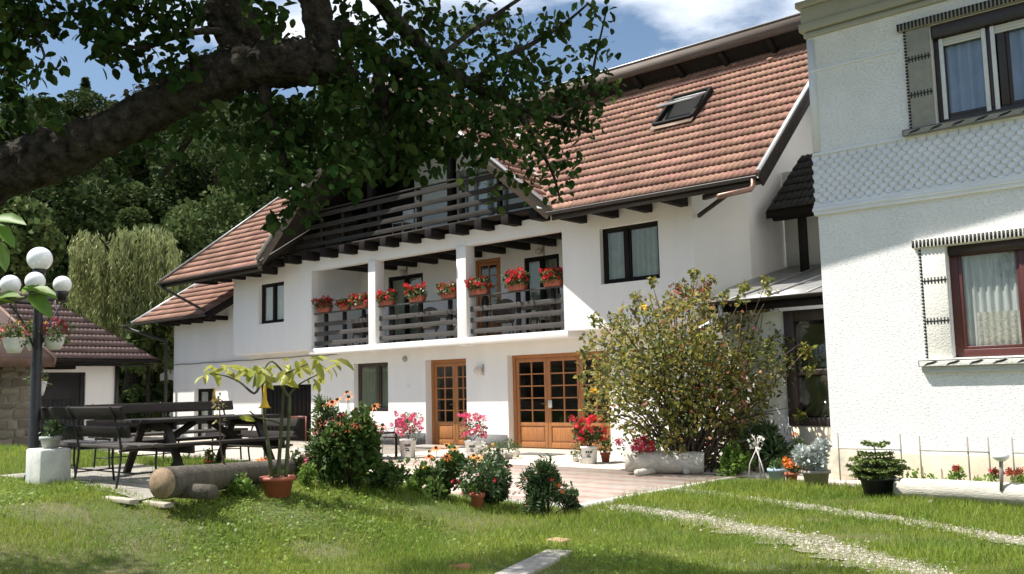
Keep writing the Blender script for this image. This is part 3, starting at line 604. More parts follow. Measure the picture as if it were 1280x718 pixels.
w2 = window(R, -4.04, -2.35, 5.16, 6.62, YR, DB, (.455, .53), rev=.10, cm=CURT_B, label='upper window with white guide rails and blue curtain', fw=.10)
wh = MB()
for x in (-3.93, -3.36, -3.245, -2.46): obj('shutter_guide', MB().box(x-.028, x+.028, YR+.07, YR+.10, 5.22, 6.42), WHITEP, w2, bevel=.005)
obj('shutter_box', MB().box(-4.02, -2.37, YR+.0, YR+.097, 6.43, 6.62), DB, w2, bevel=.01)
for a, b in ((-3.90, -3.39), (-3.215, -2.49)):
    sh = MB()
    for k in range(3): sh.box(a, b, YR+.076+.004*k, YR+.092, 6.30+.04*k, 6.337+.04*k)
    obj('roller_shutter', sh, mat('shutter_cream', (.6, .58, .5), .5), w2, bevel=.004)
def trims(x0, x1, zs, zh, white):
    """stitched surround: side pillar with ticks, toothed header, sill with brush marks"""
    T = TRIM2 if white else TRIM
    pd = .03
    for s, (a, b) in (('l', (x0-.34, x0-.01)), ('r', (x1+.01, x1+.34))):
        obj('window_pillar', MB().box(a, b, YR-pd, YR-.001, zs, zh), T, R, bevel=.01)
    tk = MB()
    n = int((zh-zs)/.048)
    for i in range(n):
        z = zs+.02+i*.048; L_ = .036
        tk.box(x0-.372, x0-.372+L_, YR-pd-.004, YR-.001, z, z+.024).box(x1+.372-L_, x1+.372, YR-pd-.004, YR-.001, z, z+.024)
    for f in (.30, .66):
        z = zh-(zh-zs)*f
        for a, b in ((x0-.34, x0-.01), (x1+.01, x1+.34)):
            tk.box(a, b, YR-pd-.006, YR-pd, z-.008, z+.008)
            for q in np.arange(a+.02, b-.01, .046): tk.box(q, q+.016, YR-pd-.0055, YR-pd, z-.045, z+.045)
    obj('trim_pattern', tk, STIT, R)
    obj('window_header', MB().box(x0-.44, x1+.44, YR-.075, YR-.001, zh, zh+.115), T, R, bevel=.006)
    th_ = MB()
    for q in np.arange(x0-.44, x1+.43, .052): th_.box(q, q+.028, YR-.082, YR-.075, zh+.004, zh+.112)
    obj('header_teeth', th_, STIT, R)
    sl_ = obj('sill', MB().box(x0-.45, x1+.45, YR-.115, YR+.09, zs-.10, zs-.002), T, R, bevel=.006)
    sd = MB(); yb = YR-.119
    for e in ((zs-.008, .006), (zs-.094, .006)): sd.box(x0-.45, x1+.45, yb, yb+.004, e[0]-e[1], e[0])
    sd.box(x0-.45, x0-.444, yb, yb+.004, zs-.1, zs-.008)
    for q in np.arange(x0-.38, x1+.3, .30):
        sd.poly([(q, yb, zs-.085), (q+.05, yb, zs-.045), (q+.16, yb, zs-.022), (q+.19, yb, zs-.03), (q+.13, yb, zs-.06), (q+.06, yb, zs-.07)], (0, .004, 0))
    obj('sill_marks', sd, STIT, R)
trims(-4.04, -2.15, 1.785, 3.39, True); trims(-4.04, -2.35, 5.14, 6.63, False)
obj('under_sill', MB().box(-4.47, -1.72, YR-.07, YR-.001, 1.6, 1.685), mat('grey_render', (.5, .52, .5), .8, .05), R, bevel=.008)

# ------------------------------------------------------------------ glazed lean-to between the houses
LT = thing('glazed_porch', 'low porch with sheet metal roof and brown window between the two white houses', 'porch', (-7.4, 15.4, 0))
pw = MB(); wall(pw, (-8.35, 15.4, 0), U1, 2.46, -.1, 2.75, [(1.15, 2.46, .78, 2.7)], depth=.12)
obj('wall', pw, PLASTER, LT)
obj('wall', MB().box(-7.16, XC, 15.34, 15.395, -.1, .74), CREAM, LT)
lf = MB()
lf.box(-7.2, -7.02, 15.33, 15.5, .76, 2.74).box(-7.02, XC, 15.35, 15.5, 2.55, 2.74).box(-7.02, XC, 15.35, 15.5, .76, .9).box(-7.02, XC, 15.36, 15.48, 1.62, 1.72).box(-6.1, XC, 15.36, 15.48, .9, 2.55)
LW_ = obj('window', lf, DB, LT, bevel=.01)
obj('pane', MB().box(-7.02, -6.1, 15.42, 15.426, .9, 2.55), GLASS, LW_)
cc = MB(); curtain(cc, -7.0, -6.1, .92, 1.6, 15.6, .02, .3); curtain(cc, -7.0, -6.1, 1.75, 2.5, 15.62, .02, .3); obj('curtain', cc, mat('olive_blind', (.26, .27, .12), .9, .2, 3, trans=.3), LW_, True)
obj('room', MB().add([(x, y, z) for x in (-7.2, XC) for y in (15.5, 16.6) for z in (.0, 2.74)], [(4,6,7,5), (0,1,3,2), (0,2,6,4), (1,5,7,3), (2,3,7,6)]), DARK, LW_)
lr = MB(); lr.poly([(-8.55, 15.0, 2.98), (XC+.02, 15.0, 3.0), (XC+.02, 20.0, 4.14), (-9.08, 20.0, 4.14), (-9.08, 17.9, 3.66), (-9.08, 16.9, 3.42)], (0, 0, -.05)); obj('roof', lr, METAL, LT)
sm_ = MB()
for x in (-8.0, -7.3, -6.6): sm_.bar((x, 15.0, 3.0), (x, 20.0, 4.16), .03, .035)
obj('roof_seam', sm_, METAL, LT)
obj('eave_board', MB().box(-8.5, XC, 15.02, 15.06, 2.78, 2.925), WOOD_B, LT)
ogp = gutter('gutter', (-8.6, 14.93, 2.97), (XC, 14.93, 2.99), .07); ogp.parent = LT; ogp.data.transform(Matrix.Translation(Vector(W['guesthouse'])-Vector(W['glazed_porch'])))
obj('gutter_spout', MB().tube([(-8.2, 14.95, 2.95), (-8.2, 14.95, 2.75), (-8.3, 14.8, 2.6), (-8.75, 14.45, 2.3)], .045, 8), ZINC, LT, True)
# dark canopy above the lean-to
CN = thing('tiled_canopy', 'small dark tiled canopy on a post above the porch roof', 'canopy', (-7.5, 18.6, 4))
ct = MB(); tiles(ct, (-8.75, 18.2, 5.12), U1, (0, .78, .626), 2.4, lambda v: (.0, 3.6)); obj('tiles', ct, TILED, CN)
obj('boards', MB().poly([(-8.8, 18.2, 5.1), (-5.2, 18.2, 5.1), (-5.2, 20.1, 6.6), (-8.8, 20.1, 6.6)], (0, 0, -.16)), WOOD_B, CN)
obj('post', MB().box(-8.16, -8.02, 18.3, 18.44, 3.7, 5.0), WOOD_B, CN)
obj('beam', MB().box(-8.7, -5.2, 18.28, 18.44, 4.9, 5.03), WOOD_B, CN)
obj('back_wall', MB().box(-9.05, -5.2, 19.6, 19.7, 3.9, 6.2), PLASTER, CN)

# ------------------------------------------------------------------ garage on the left
GA = thing('garage', 'white garage with purple brown tiled roof and dark plank door', 'garage', (-31, 12, 0))
XG = -28.0
gwm = MB(); wall(gwm, (XG, 6.5, 0), (0, 1, 0), 7.05, -.3, 2.7, [(3.6, 6.05, -.2, 2.28)], N=(-1, 0, 0), depth=.12)
gwm.add([(XG, 13.55, -.3), (XG-7, 13.55, -.3), (XG-7, 13.55, 2.7), (XG, 13.55, 2.7)], [(0, 1, 2, 3)]); gwm.add([(XG, 6.5, -.3), (XG-7, 6.5, -.3), (XG-7, 6.5, 2.7), (XG, 6.5, 2.7)], [(3, 2, 1, 0)])
obj('wall', gwm, PLASTER, GA)
gd2 = MB(); gd2.box(XG-.14, XG-.1, 10.1, 12.55, -.2, 2.28)
for k in range(19): gd2.box(XG-.1, XG-.085, 10.12+k*.128, 10.12+k*.128+.112, -.2, 1.5)
for a, b in ((10.1, 10.22), (11.27, 11.39), (12.43, 12.55)): gd2.box(XG-.085, XG-.07, a, b, -.2, 2.28)
obj('plank_door', gd2, mat('grey_black_wood', (.028, .027, .026), .7, .3, 4, .3, 30), GA)
gt = MB(); Yv0, Yv1 = 5.6, 14.5; gsl = .72; gc = 1/math.sqrt(1+gsl*gsl); XE = XG+.55
LGA = 3.75; tiles(gt, (XE, 0, 2.66), (0, 1, 0), (-gc, 0, gsl*gc), LGA, lambda v: (Yv0, Yv1-v*gc*.80)); obj('roof_tiles', gt, mat('plum_tile', (.135, .085, .075), .7, .12, .8, .2, 90, isl=.08), GA)
zr = 2.66+LGA*gc*gsl; xr = XE-LGA*gc
obj('roof_boards', MB().poly([(XE, Yv0, 2.64), (XE, Yv1, 2.64), (xr, Yv1-LGA*gc*.80, zr-.02), (xr, Yv0, zr-.02)], (0, 0, -.1)), WOOD_B, GA)
obj('roof_boards', MB().poly([(XE, Yv1, 2.64), (xr-3, Yv1, 2.64), (xr-.2, Yv1-LGA*gc*.80, zr-.02), (xr, Yv1-LGA*gc*.80, zr-.02)], (0, 0, -.05)), WOOD_B, GA)
obj('gutter', MB().box(XE, XE+.1, Yv0, Yv1, 2.54, 2.64), WOOD_B, GA); obj('soffit_beam', MB().box(XG, XE, Yv0+.1, Yv1-.1, 2.46, 2.5), WOOD_B, GA)
obj('lamp_box', MB().box(XG, XG+.35, 11.4, 12.1, 2.36, 2.5), WOOD_B, GA)
obj('downpipe', MB().tube([(XG+.07, 13.47, 2.5), (XG+.07, 13.47, -.2)], .06, 8), GUT, GA)
# low shed behind the wing
SH = thing('back_shed', 'small pale shed with slanting wooden roof edge behind the guesthouse wing', 'shed', (-35, 19.5, 0))
ax = wy(168, 478, 19.5); bx_ = wy(212, 447, 19.5)
obj('roof', MB().poly([(ax[0], 19.3, ax[2]), (bx_[0]+1.5, 19.3, bx_[2]+.9), (bx_[0]+1.5, 23, bx_[2]+.9), (ax[0], 23, ax[2])], (0, 0, -.12)), mat('tan_wood', (.30, .22, .14), .7, .2, 4), SH)
obj('wall', MB().poly([(wy(200, 520, 19.6)[0], 19.6, -.4), (-30, 19.6, -.4), (-30, 19.6, 4.0), (wy(200, 465, 19.6)[0], 19.6, wy(200, 465, 19.6)[2]-.1)], (0, .2, 0)), PLASTER, SH)

# ------------------------------------------------------------------ stone cottage at the far left
SC = thing('stone_cottage', 'rustic field stone cottage with wooden eaves at the left edge', 'cottage', (-24.5, 9, .3))
XS = -23.6
obj('mortar_wall', MB().box(XS-.4, XS, 3.5, 9.27, -.3, 2.5).box(-30, XS-.4, 8.9, 9.27, -.3, 2.5), MORTAR, SC)
stn = MB()
def stones(y0, y1, z0, z1):
    z = z0
    while z < z1:
        h = random.uniform(.14, .3); y = y0
        while y < y1:
            l = random.uniform(.18, .45); e = min(y+l, y1); hh = min(z+h, z1)
            if e-y > .08: 
                k = len(stn.v); ys = [y+.02, (y+e)/2, e-.02]; zs_ = [z+.02, (z+hh)/2, hh-.02]
                for yy in ys:
                    for zz in zs_: stn.v.append((XS+(.06 if yy == ys[1] and zz == zs_[1] else .015)+random.uniform(0, .02), yy+random.uniform(-.02, .02), zz+random.uniform(-.02, .02)))
                stn.f += [(k+a, k+a+3, k+a+4, k+a+1) for a in (0, 1, 3, 4)]
            y = e
        z += h
stones(8.15, 9.27, .0, 2.5); stones(3.5, 8.15, .0, .95); stones(3.5, 8.15, 2.3, 2.5); stones(3.5, 6.6, .95, 2.3)
obj('stonework', stn, STONE, SC)
cw = MB()
for a, b, c, d in ((6.6, 8.1, 1.0, 1.1), (6.6, 8.1, 2.2, 2.3), (6.6, 6.7, 1.1, 2.2), (8.0, 8.1, 1.1, 2.2), (7.3, 7.38, 1.1, 2.2)): cw.box(XS, XS+.07, a, b, c, d)
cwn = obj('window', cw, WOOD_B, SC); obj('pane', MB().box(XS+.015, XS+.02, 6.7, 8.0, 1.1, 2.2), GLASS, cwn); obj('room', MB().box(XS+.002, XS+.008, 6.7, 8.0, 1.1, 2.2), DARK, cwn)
obj('roof', MB().poly([(XS+.9, 2.5, 2.36), (XS+.9, 9.4, 2.36), (XS-4.5, 9.4, 4.6), (XS-4.5, 2.5, 4.6)], (0, 0, .14)), mat('rust_tile', (.12, .07, .05), .7, .2, 3), SC)
bb = MB(); bb.bar((XS+.95, 9.42, 2.38), (XS-4.5, 9.42, 4.64), .05, .26); obj('bargeboard', bb, mat('orange_wood', (.16, .09, .055), .6, .3, 3), SC)
obj('eave_board', MB().box(XS+.9, XS+.94, 2.5, 9.4, 2.26, 2.46), mat('brown_board', (.12, .07, .045), .6, .3, 4), SC)
for y in (4.0, 5.4, 6.8, 8.2, 9.15): obj('rafter_end', MB().poly([(XS, y, 2.45), (XS+.88, y, 2.2), (XS+.88, y, 2.34), (XS, y, 2.72)], (0, .1, 0)), WOOD_D, SC)
# ------------------------------------------------------------------ foliage and flower materials
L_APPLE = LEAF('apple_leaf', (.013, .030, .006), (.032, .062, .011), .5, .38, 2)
L_FOREST = LEAF('forest_leaf', (.028, .052, .014), (.055, .08, .022), .4, .15, .3)
L_FOREST2 = LEAF('light_forest_leaf', (.05, .08, .022), (.09, .12, .035), .35, .2, .3)
L_WILLOW = LEAF('willow_leaf', (.19, .23, .075), (.30, .32, .12), .35, .3, .6)
L_ROSE = LEAF('rose_leaf', (.20, .235, .04), (.36, .27, .055), .5, .42, 1.3)
L_ROSE2 = LEAF('dark_rose_leaf', (.06, .10, .03), (.13, .14, .04), .45, .3, 2)
L_SHRUB = LEAF('shrub_leaf', (.05, .10, .022), (.10, .16, .035), .5, .35, 3)
L_DARKS = LEAF('dark_shrub_leaf', (.032, .07, .022), (.075, .12, .04), .5, .3, 4)
L_YELLOW = LEAF('trumpet_leaf', (.30, .33, .045), (.42, .40, .07), .25, .4, 2)
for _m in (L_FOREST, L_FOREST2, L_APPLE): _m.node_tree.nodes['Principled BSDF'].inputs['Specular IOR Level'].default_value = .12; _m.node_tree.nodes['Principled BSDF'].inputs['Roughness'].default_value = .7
L_BRIGHT = LEAF('bright_leaf', (.10, .19, .03), (.17, .27, .04), .25, .45, 2)
L_GERAN = LEAF('geranium_leaf', (.05, .10, .025), (.12, .14, .04), .4, .25, 8)
L_SILVER = LEAF('silver_leaf', (.42, .46, .44), (.62, .65, .62), .2, .1, 8)
L_SPRUCE = LEAF('spruce_needle', (.10, .15, .035), (.18, .22, .06), .35, .1, 5)
L_GRASS = mat('grass_blade', (.13, .22, .022), .55, vs=.9, c2=(.27, .33, .045), isl=.35, trans=.4, spec=.3)
L_WEED = mat('clover_leaf', (.12, .21, .028), .55, vs=1.3, c2=(.24, .31, .05), isl=.3, trans=.35)
F_RED = mat('red_petal', (.62, .012, .016), .6, isl=.3, trans=.2)
F_PINK = mat('pink_petal', (.72, .10, .20), .6, isl=.35, trans=.2)
F_ORNG = mat('orange_petal', (.75, .20, .02), .6, isl=.3, trans=.2)
F_YEL = mat('yellow_petal', (.80, .44, .04), .6, isl=.25, trans=.25)
F_RUST = mat('rust_petal', (.32, .045, .015), .6, isl=.4, trans=.2)
F_WHITE = mat('white_petal', (.75, .74, .68), .6, isl=.1, trans=.2)
F_DARK = mat('flower_eye', (.03, .015, .01), .8)
BARK = mat('apple_bark', (.006, .005, .004), .97, vs=15, c2=(.062, .054, .042), bump=1., bs=26, bd=.06, detail=12, spec=.15)
STEM = mat('green_stem', (.07, .08, .03), .7, .3, 8)
TWIG = mat('brown_twig', (.07, .05, .035), .8, .3, 8)

OVALN = ([(v[0]*.62, v[1], v[2]*1.6) for v in OVAL[0]], OVAL[1])
PET5 = ([(0,0,0)]+[(math.cos(a+o)*r, math.sin(a+o)*r, h) for i in range(5) for a, o, r, h in ((i*2*math.pi/5, -.42, .6, .1), (i*2*math.pi/5, 0, 1, .2), (i*2*math.pi/5, .42, .6, .1))],
        [(0, 1+3*i, 2+3*i, 3+3*i) for i in range(5)])
RAY10 = ([(0,0,.0)]+[(math.cos(a+o)*r, math.sin(a+o)*r, h) for i in range(9) for a, o, r, h in ((i*2*math.pi/9, -.2, .55, .0), (i*2*math.pi/9, 0, 1, -.25), (i*2*math.pi/9, .2, .55, .0))],
         [(0, 1+3*i, 2+3*i, 3+3*i) for i in range(9)])
ROUND = ([(math.cos(a)*.5, math.sin(a)*.5+.3, .1*math.cos(2*a)) for a in np.linspace(0, 2*math.pi, 8)[:-1]], [tuple(range(7))])

def blob(c, r, n, shell=.45, flat=1.):
    d = udir(n); q = rng.uniform(shell**3, 1, n)**(1/3); p = d*(q*r)[:, None]; p[:, 2] *= flat
    return np.asarray(c)+p, d
def px_clumps(lst, D, dj=.5, flat=1., shell=.3):
    P = []; Q = []
    for c in lst:
        x, y, r, n = c[:4]; d = (c[4] if len(c) > 4 else D)+random.uniform(-dj, dj); C_ = at(x, y, d); R_ = r*d/F
        p, q = blob(C_, R_, n, shell, flat); P.append(p); Q.append(q)
    return np.concatenate(P), np.concatenate(Q)
def curve(P, n=6):
    P = [np.array(p, float) for p in P]; out = []
    for i in range(len(P)-1):
        a, b, c, d = P[max(0, i-1)], P[i], P[i+1], P[min(len(P)-1, i+2)]
        for k in range(n):
            t = k/n; out.append(.5*((2*b)+(-a+c)*t+(2*a-5*b+4*c-d)*t*t+(-a+3*b-3*c+d)*t**3))
    return out+[P[-1]]

from mathutils import noise as NZ
def densify(P, Rr):
    p2, r2 = [], []
    for i in range(len(P)-1):
        for k in range(3): p2.append(P[i]+(P[i+1]-P[i])*k/3); r2.append(Rr[i]+(Rr[i+1]-Rr[i])*k/3)
    return p2+[P[-1]], r2+[Rr[-1]], 44
def gnarl(mb, n=44):
    V = np.array(mb.v)
    for k in range(0, len(V), n):
        c = V[k:k+n].mean(0)
        for j in range(k, min(len(V), k+n)):
            v = Vector(V[j]); d = .14*NZ.noise(v*2.6)+.20*abs(NZ.noise(v*7))+.13*NZ.noise(v*17)+.07*NZ.noise(v*45); V[j] = c+(V[j]-c)*(1+d)
    mb.v = [tuple(p) for p in V]
# ------------------------------------------------------------------ the old apple tree over the lawn
AT = thing('apple_tree', 'old leaning apple tree with a thick lichened limb across the top left', 'tree', gnd(-300, 640))
LIMB = []
def limb(pts, name='branch', n=12, sub=6, noise=.07, D=5.):
    P = curve([at(p[0], p[1], p[3] if len(p) > 3 else D) for p in pts], sub)
    Rr = []; rs = [p[2]*((.74 if p[0] < 190 else .84) if p[2] > 20 else 1)*(p[3] if len(p) > 3 else D)/F for p in pts]
    for i in range(len(rs)-1): Rr += [rs[i]+(rs[i+1]-rs[i])*k/sub for k in range(sub)]
    Rr.append(rs[-1]); Rr = [r*(1+random.uniform(-.06, .06)) if r > .05 else r for r in Rr]
    if rs[0] > .04: P, Rr, n = densify(P, Rr); n = 44
    mb = MB().tube(P, Rr, n)
    if name == 'trunk_limb': LIMB.extend(zip(P, Rr))
    if rs[0] > .04: gnarl(mb)
    return obj(name, mb, BARK, AT, True)
gb = gnd(-300, 640); tb = [gb, gb+np.array([0, 0, .9]), at(-290, 330, 5.0)]
obj('trunk', MB().tube(curve(tb, 6), list(np.linspace(.34, .25, 13)), 16, noise=.06), BARK, AT, True)
limb([(-290, 340, 58), (-180, 285, 52), (-90, 258, 48), (0, 218, 44), (75, 192, 39), (130, 168, 35), (180, 143, 34), (230, 118, 33), (280, 93, 32), (330, 80, 33), (375, 78, 34), (415, 88, 24), (445, 101, 9)], 'trunk_limb', 20, 8, .09)
limb([(340, 88, 26), (335, 58, 22), (322, 38, 19), (300, 18, 18), (282, -8, 18), (270, -60, 15)], n=14)
limb([(345, 85, 18), (318, 60, 15), (288, 50, 14), (272, 20, 13), (276, -10, 12), (290, -60, 10)], n=12)
limb([(398, 92, 26), (402, 60, 24), (396, 15, 22), (384, -30, 20), (370, -110, 16)], n=16)
limb([(405, 55, 12, 5), (420, 36, 11, 5.05), (445, 45, 11, 5.1), (475, 72, 10, 5.2), (510, 92, 8, 5.4), (550, 118, 6, 5.6), (600, 150, 4, 5.8), (640, 200, 2, 6)])
limb([(380, -80, 14, 5), (430, -45, 11, 5), (465, -10, 10, 5), (500, 32, 9, 5.2), (545, 75, 8.5, 5.4), (590, 106, 7, 5.7), (640, 130, 5, 6), (690, 150, 3.5, 6.3), (740, 165, 2, 6.5)])
limb([(590, 106, 5, 5.7), (625, 75, 4, 5.8), (665, 55, 3, 5.9), (705, 30, 2, 6), (735, 5, 1.2, 6)])
limb([(545, 75, 4, 5.4), (590, 40, 3, 5.5), (640, 5, 2.5, 5.6), (680, -20, 1.5, 5.7)])
limb([(700, 152, 3, 6.3), (733, 118, 2.2, 6.3), (745, 70, 1.6, 6.3), (757, 18, 1, 6.3)])
limb([(330, 110, 9, 5), (338, 150, 7, 5), (355, 200, 5, 5), (375, 250, 3, 5), (386, 280, 1.5, 5)])
limb([(470, 75, 8, 5.2), (478, 120, 6, 5.2), (490, 165, 4, 5.3), (520, 200, 2, 5.4)])
limb([(300, 42, 5, 5), (255, 39, 4.5, 4.9), (215, 47, 4, 4.9), (180, 60, 3, 4.8), (150, 55, 1.5, 4.8)])
limb([(-60, 60, 6, 4.6), (0, 48, 3, 4.6), (40, 46, 2, 4.6), (55, 68, 1.6, 4.6), (50, 80, 1.2, 4.6), (35, 108, 1, 4.6)])
limb([(-120, -60, 8, 4.6), (-40, 10, 6, 4.6), (20, 20, 4, 4.6), (60, 30, 2, 4.6)])
limb([(280, -60, 7, 4.9), (220, -30, 5, 4.8), (160, 0, 4, 4.8), (130, 40, 2, 4.8)])
limb([(640, 130, 3.5, 6), (665, 170, 3, 6), (690, 215, 2, 6), (700, 250, 1, 6)])
limb([(250, 150, 6, 5.1), (225, 190, 4, 5.1), (200, 225, 2, 5.1)])
vis = [(15,18,48,330),(55,25,28,110),(-10,80,40,200),(12,75,22,60),(22,128,26,70),(0,165,34,150),(-20,250,40,140),(112,15,26,90),(125,45,28,90),(155,18,34,130),(140,62,26,80),(195,12,30,90),(175,70,24,60),(215,38,26,70),(250,20,22,40),(225,82,26,70),(200,95,20,40),(60,140,24,40,4.6),(45,90,16,18,4.6),(70,75,14,14,4.6),
 (430,25,32,90),(450,70,36,140),(425,125,38,170),(480,45,34,110),(520,20,34,120),(560,45,40,130),(600,25,30,80),(640,45,34,110),(690,30,26,60),(730,60,22,34),(752,25,20,18),(760,62,16,14),(735,10,18,14),
 (530,85,44,210),(575,110,46,240),(620,100,40,180),(660,85,34,120),(700,95,30,90),(740,105,26,60),(765,108,18,24),(500,120,46,260),(545,150,48,300),(590,165,48,280),(640,150,48,260),(690,145,40,190),(730,145,28,80),(460,150,50,260),(410,170,48,240),(360,150,44,200),(315,145,40,120),(330,195,44,80),(380,200,46,120),(430,205,42,150),(480,190,42,140),(530,195,36,100),(290,190,36,34),(265,150,26,30),(240,165,26,30),(215,195,26,22),(600,215,32,26),(645,200,34,50),(685,185,34,100),(712,205,22,42),(665,235,24,22),(618,245,18,8),(700,235,16,14),(345,278,15,30,4.9),(385,255,22,36),(362,262,12,14),(365,232,22,34),(300,225,24,26),(180,185,22,28),(150,225,18,12),(280,60,22,26),(325,15,26,34),(350,25,20,20),(235,5,22,40)]
vis = [(c[0], c[1], c[2]*1.0, int(c[3]*1.0), c[4] if len(c) > 4 else 4.9+max(0, c[0]-380)/330*1.3) for c in vis]
P_, Q_ = px_clumps(vis, 5, .35, shell=.15)
lf_ = MB(); nn = len(P_)
dd = udir(nn)*.8+np.array([0, 0, -.55]); lf_.leaves(P_, dd, rng.uniform(.032, .08, nn), OVAL, up=np.tile([0, 0, 1.], (nn, 1)), spin=.8)
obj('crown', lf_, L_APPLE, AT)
# the crown above the picture
hi = []
for k in range(150):
    x = random.uniform(-200, 800); y = random.uniform(-560, -75); d = 4.8+max(0, x-380)/330*1.6+random.uniform(-.8, 1.2)
    if abs(x-(300+(y-75)*.54)) < 62 and d < 6.5: continue
    hi.append((x, y, 70, 130, d))
for x, y, d in ((70,-60,8.4),(120,-80,8.6),(160,-120,8.4),(210,-70,8.2),(250,-110,8.5),(300,-60,8.3),(180,-60,8.8),(300,-90,7.5),(350,-80,7.4),(400,-110,7.6),(440,-80,7.5),(480,-100,7.8),(370,-140,7.3),(330,-60,7.8),(-400,-110,7.7),(-340,-80,7.9),(-290,-130,7.6),(-450,-60,7.8),(-240,-90,7.4)): hi.append((x, y, 62, 420, d))
P_, Q_ = px_clumps(hi, 5, .2, shell=.1); m = MB(); nn = len(P_); m.leaves(P_, udir(nn)+np.array([0, 0, -.3]), rng.uniform(.06, .085, nn), OVAL, up=np.tile([0, 0, 1.], (nn, 1)), spin=.7)
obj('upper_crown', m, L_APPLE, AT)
m = MB()
for k in range(16):
    a = at(random.uniform(250, 420), random.uniform(-150, -40), 5.0); b = at(random.uniform(-120, 780), random.uniform(-480, -120), random.uniform(4.5, 7)); c = (a+b)/2+rng.normal(size=3)*.25
    m.tube(curve([a, c, b], 5), list(np.linspace(.05, .012, 11)), 7)
obj('upper_branches', m, BARK, AT, True)
mo = MB()
for i in range(1500):
    p, r = LIMB[int(random.uniform(.28, .97)*len(LIMB))]; n_ = np.array([random.gauss(0, .45), random.gauss(0, .45), 1.]); n_ /= np.linalg.norm(n_)
    if NZ.noise(Vector(p)*5+Vector((3, 1, n_[0]*2))) < .0: continue
    q_ = p+n_*r*random.uniform(.98, 1.1)+rng.normal(size=3)*.02; mo.leaves([q_], [np.cross(n_, udir(1)[0])], [random.uniform(.012, .04)], ROUND, up=[n_], spin=.35)
obj('lichen', mo, mat('lichen', (.16, .12, .05), .95, vs=6, c2=(.27, .25, .19), isl=.5), AT)
# bright shoot with broad leaves hanging in from the left
BS = thing('walnut_shoot', 'young shoot with large bright green leaves reaching in at the left edge', 'shoot', gnd(-150, 690))
b0 = np.array(W[BS.name]); m = MB(); m.tube(curve([b0, b0+np.array([0, 0, .8]), at(-110, 420, 3.6), at(-20, 385, 3.5), at(60, 366, 3.5)], 6), list(np.linspace(.02, .005, 25)), 7)
m.tube(curve([at(-110, 420, 3.6), at(-80, 330, 3.55), at(-20, 285, 3.5)], 6), list(np.linspace(.012, .004, 13)), 7); obj('stem', m, STEM, BS, True)
m = MB()
for (x, y, x2, y2, s) in ((-10, 275, 38, 278, .14), (-12, 280, 24, 312, .15), (-10, 376, 30, 366, .13), (32, 362, 78, 372, .15), (36, 366, 70, 402, .16), (28, 368, 52, 352, .10), (20, 380, -20, 372, .12), (-5, 300, 10, 345, .12)):
    a = at(x, y, 3.5); b = at(x2, y2, 3.45); d = b-a; m.leaves([a], [d], [np.linalg.norm(d)*.86], OVALN, up=[(.2, -.4, 1.)], spin=.2)
obj('leaves', m, L_BRIGHT, BS)

# ------------------------------------------------------------------ hillside with forest
lat = np.array([math.cos(YAW), math.sin(YAW)]); fwd = np.array([-math.sin(YAW), math.cos(YAW)])
def hillz(a, d):
    s = lambda t: max(0, min(1, t))**2*(3-2*max(0, min(1, t)))
    return (max(0, d-44)*.40)*s((10-a)/42+.35)*(1 if d < 150 else 1-.3*s((d-150)/100)) if d > 44 else 0
hm = MB(); na, nd = 46, 34
for j in range(nd+1):
    for i in range(na+1):
        a = -150+i*6.; d = 43+j*(4+j*.12); q = lat*a+fwd*d; hm.v.append((q[0], q[1], hillz(a, d)-.3+(random.uniform(-.4, .4) if d > 50 else -.5)))
hm.f = [(j*(na+1)+i, j*(na+1)+i+1, (j+1)*(na+1)+i+1, (j+1)*(na+1)+i) for j in range(nd) for i in range(na)]
struct('hillside', hm, mat('forest_floor', (.02, .03, .012), .95, .4, .4), True)
def tree_proto(name, label, H, Wd, n, lm, leaf, lobes=16, group=None, cat='tree', T=QUAD):
    t = thing(name, label, cat, (0, 0, 0), group)
    m = MB().tube([(0, 0, -1), (.1, 0, H*.3), (-.1, .1, H*.6), (0, 0, H*.85)], [H*.028, H*.022, H*.014, H*.004], 8)
    for k in range(7):
        z = H*random.uniform(.3, .7); a = random.uniform(0, 6.28); r = Wd*random.uniform(.3, .45); m.tube([(0, 0, z), (r*.5*math.cos(a), r*.5*math.sin(a), z+H*.07), (r*math.cos(a), r*math.sin(a), z+H*.12)], [H*.009, H*.006, H*.003], 5)
    obj('trunk', m, BARK, t, True)
    c = MB(); P = []; D = []
    for k in range(lobes):
        z = random.uniform(.22, .9); w_ = math.sin(math.pi*min(1, (z-.08)/.95))**.6*Wd*.5; a = random.uniform(0, 6.28); rr_ = w_*random.uniform(.35, .85)
        p, q = blob((rr_*math.cos(a), rr_*math.sin(a), z*H), Wd*random.uniform(.13, .24), n//lobes, .55, .8); P.append(p); D.append(q)
    P = np.concatenate(P); D = np.concatenate(D); c.leaves(P, D+udir(len(P))*.6, rng.uniform(.6, 1.25, len(P))*leaf, T, up=np.tile([0, 0, 1.], (len(P), 1)), spin=.7)
    obj('crown', c, lm, t); return t
def put(t, a, d, s, first):
    q = lat*a+fwd*d; z = hillz(a, d)-.4
    if first: t.location = (q[0], q[1], z); t.scale = (s,)*3; return t
    return dup(t, (q[0], q[1], z), random.uniform(0, 6.28), None, s)
GF = 'broadleaf trees packed on the hillside'
protos = [tree_proto('forest_tree', 'one of the dark broadleaf trees packed on the hillside behind the roofs', 11, 8.5, 10000, L_FOREST, .23, 22, GF),
          tree_proto('forest_tree', 'one of the dark broadleaf trees packed on the hillside behind the roofs', 13, 8, 10000, L_FOREST, .23, 24, GF),
          tree_proto('pale_forest_tree', 'one of the paler green trees mixed into the hillside forest', 10, 8, 9500, L_FOREST2, .22, 20, 'paler trees on the hillside')]
used = [False]*3
dd_ = 47.
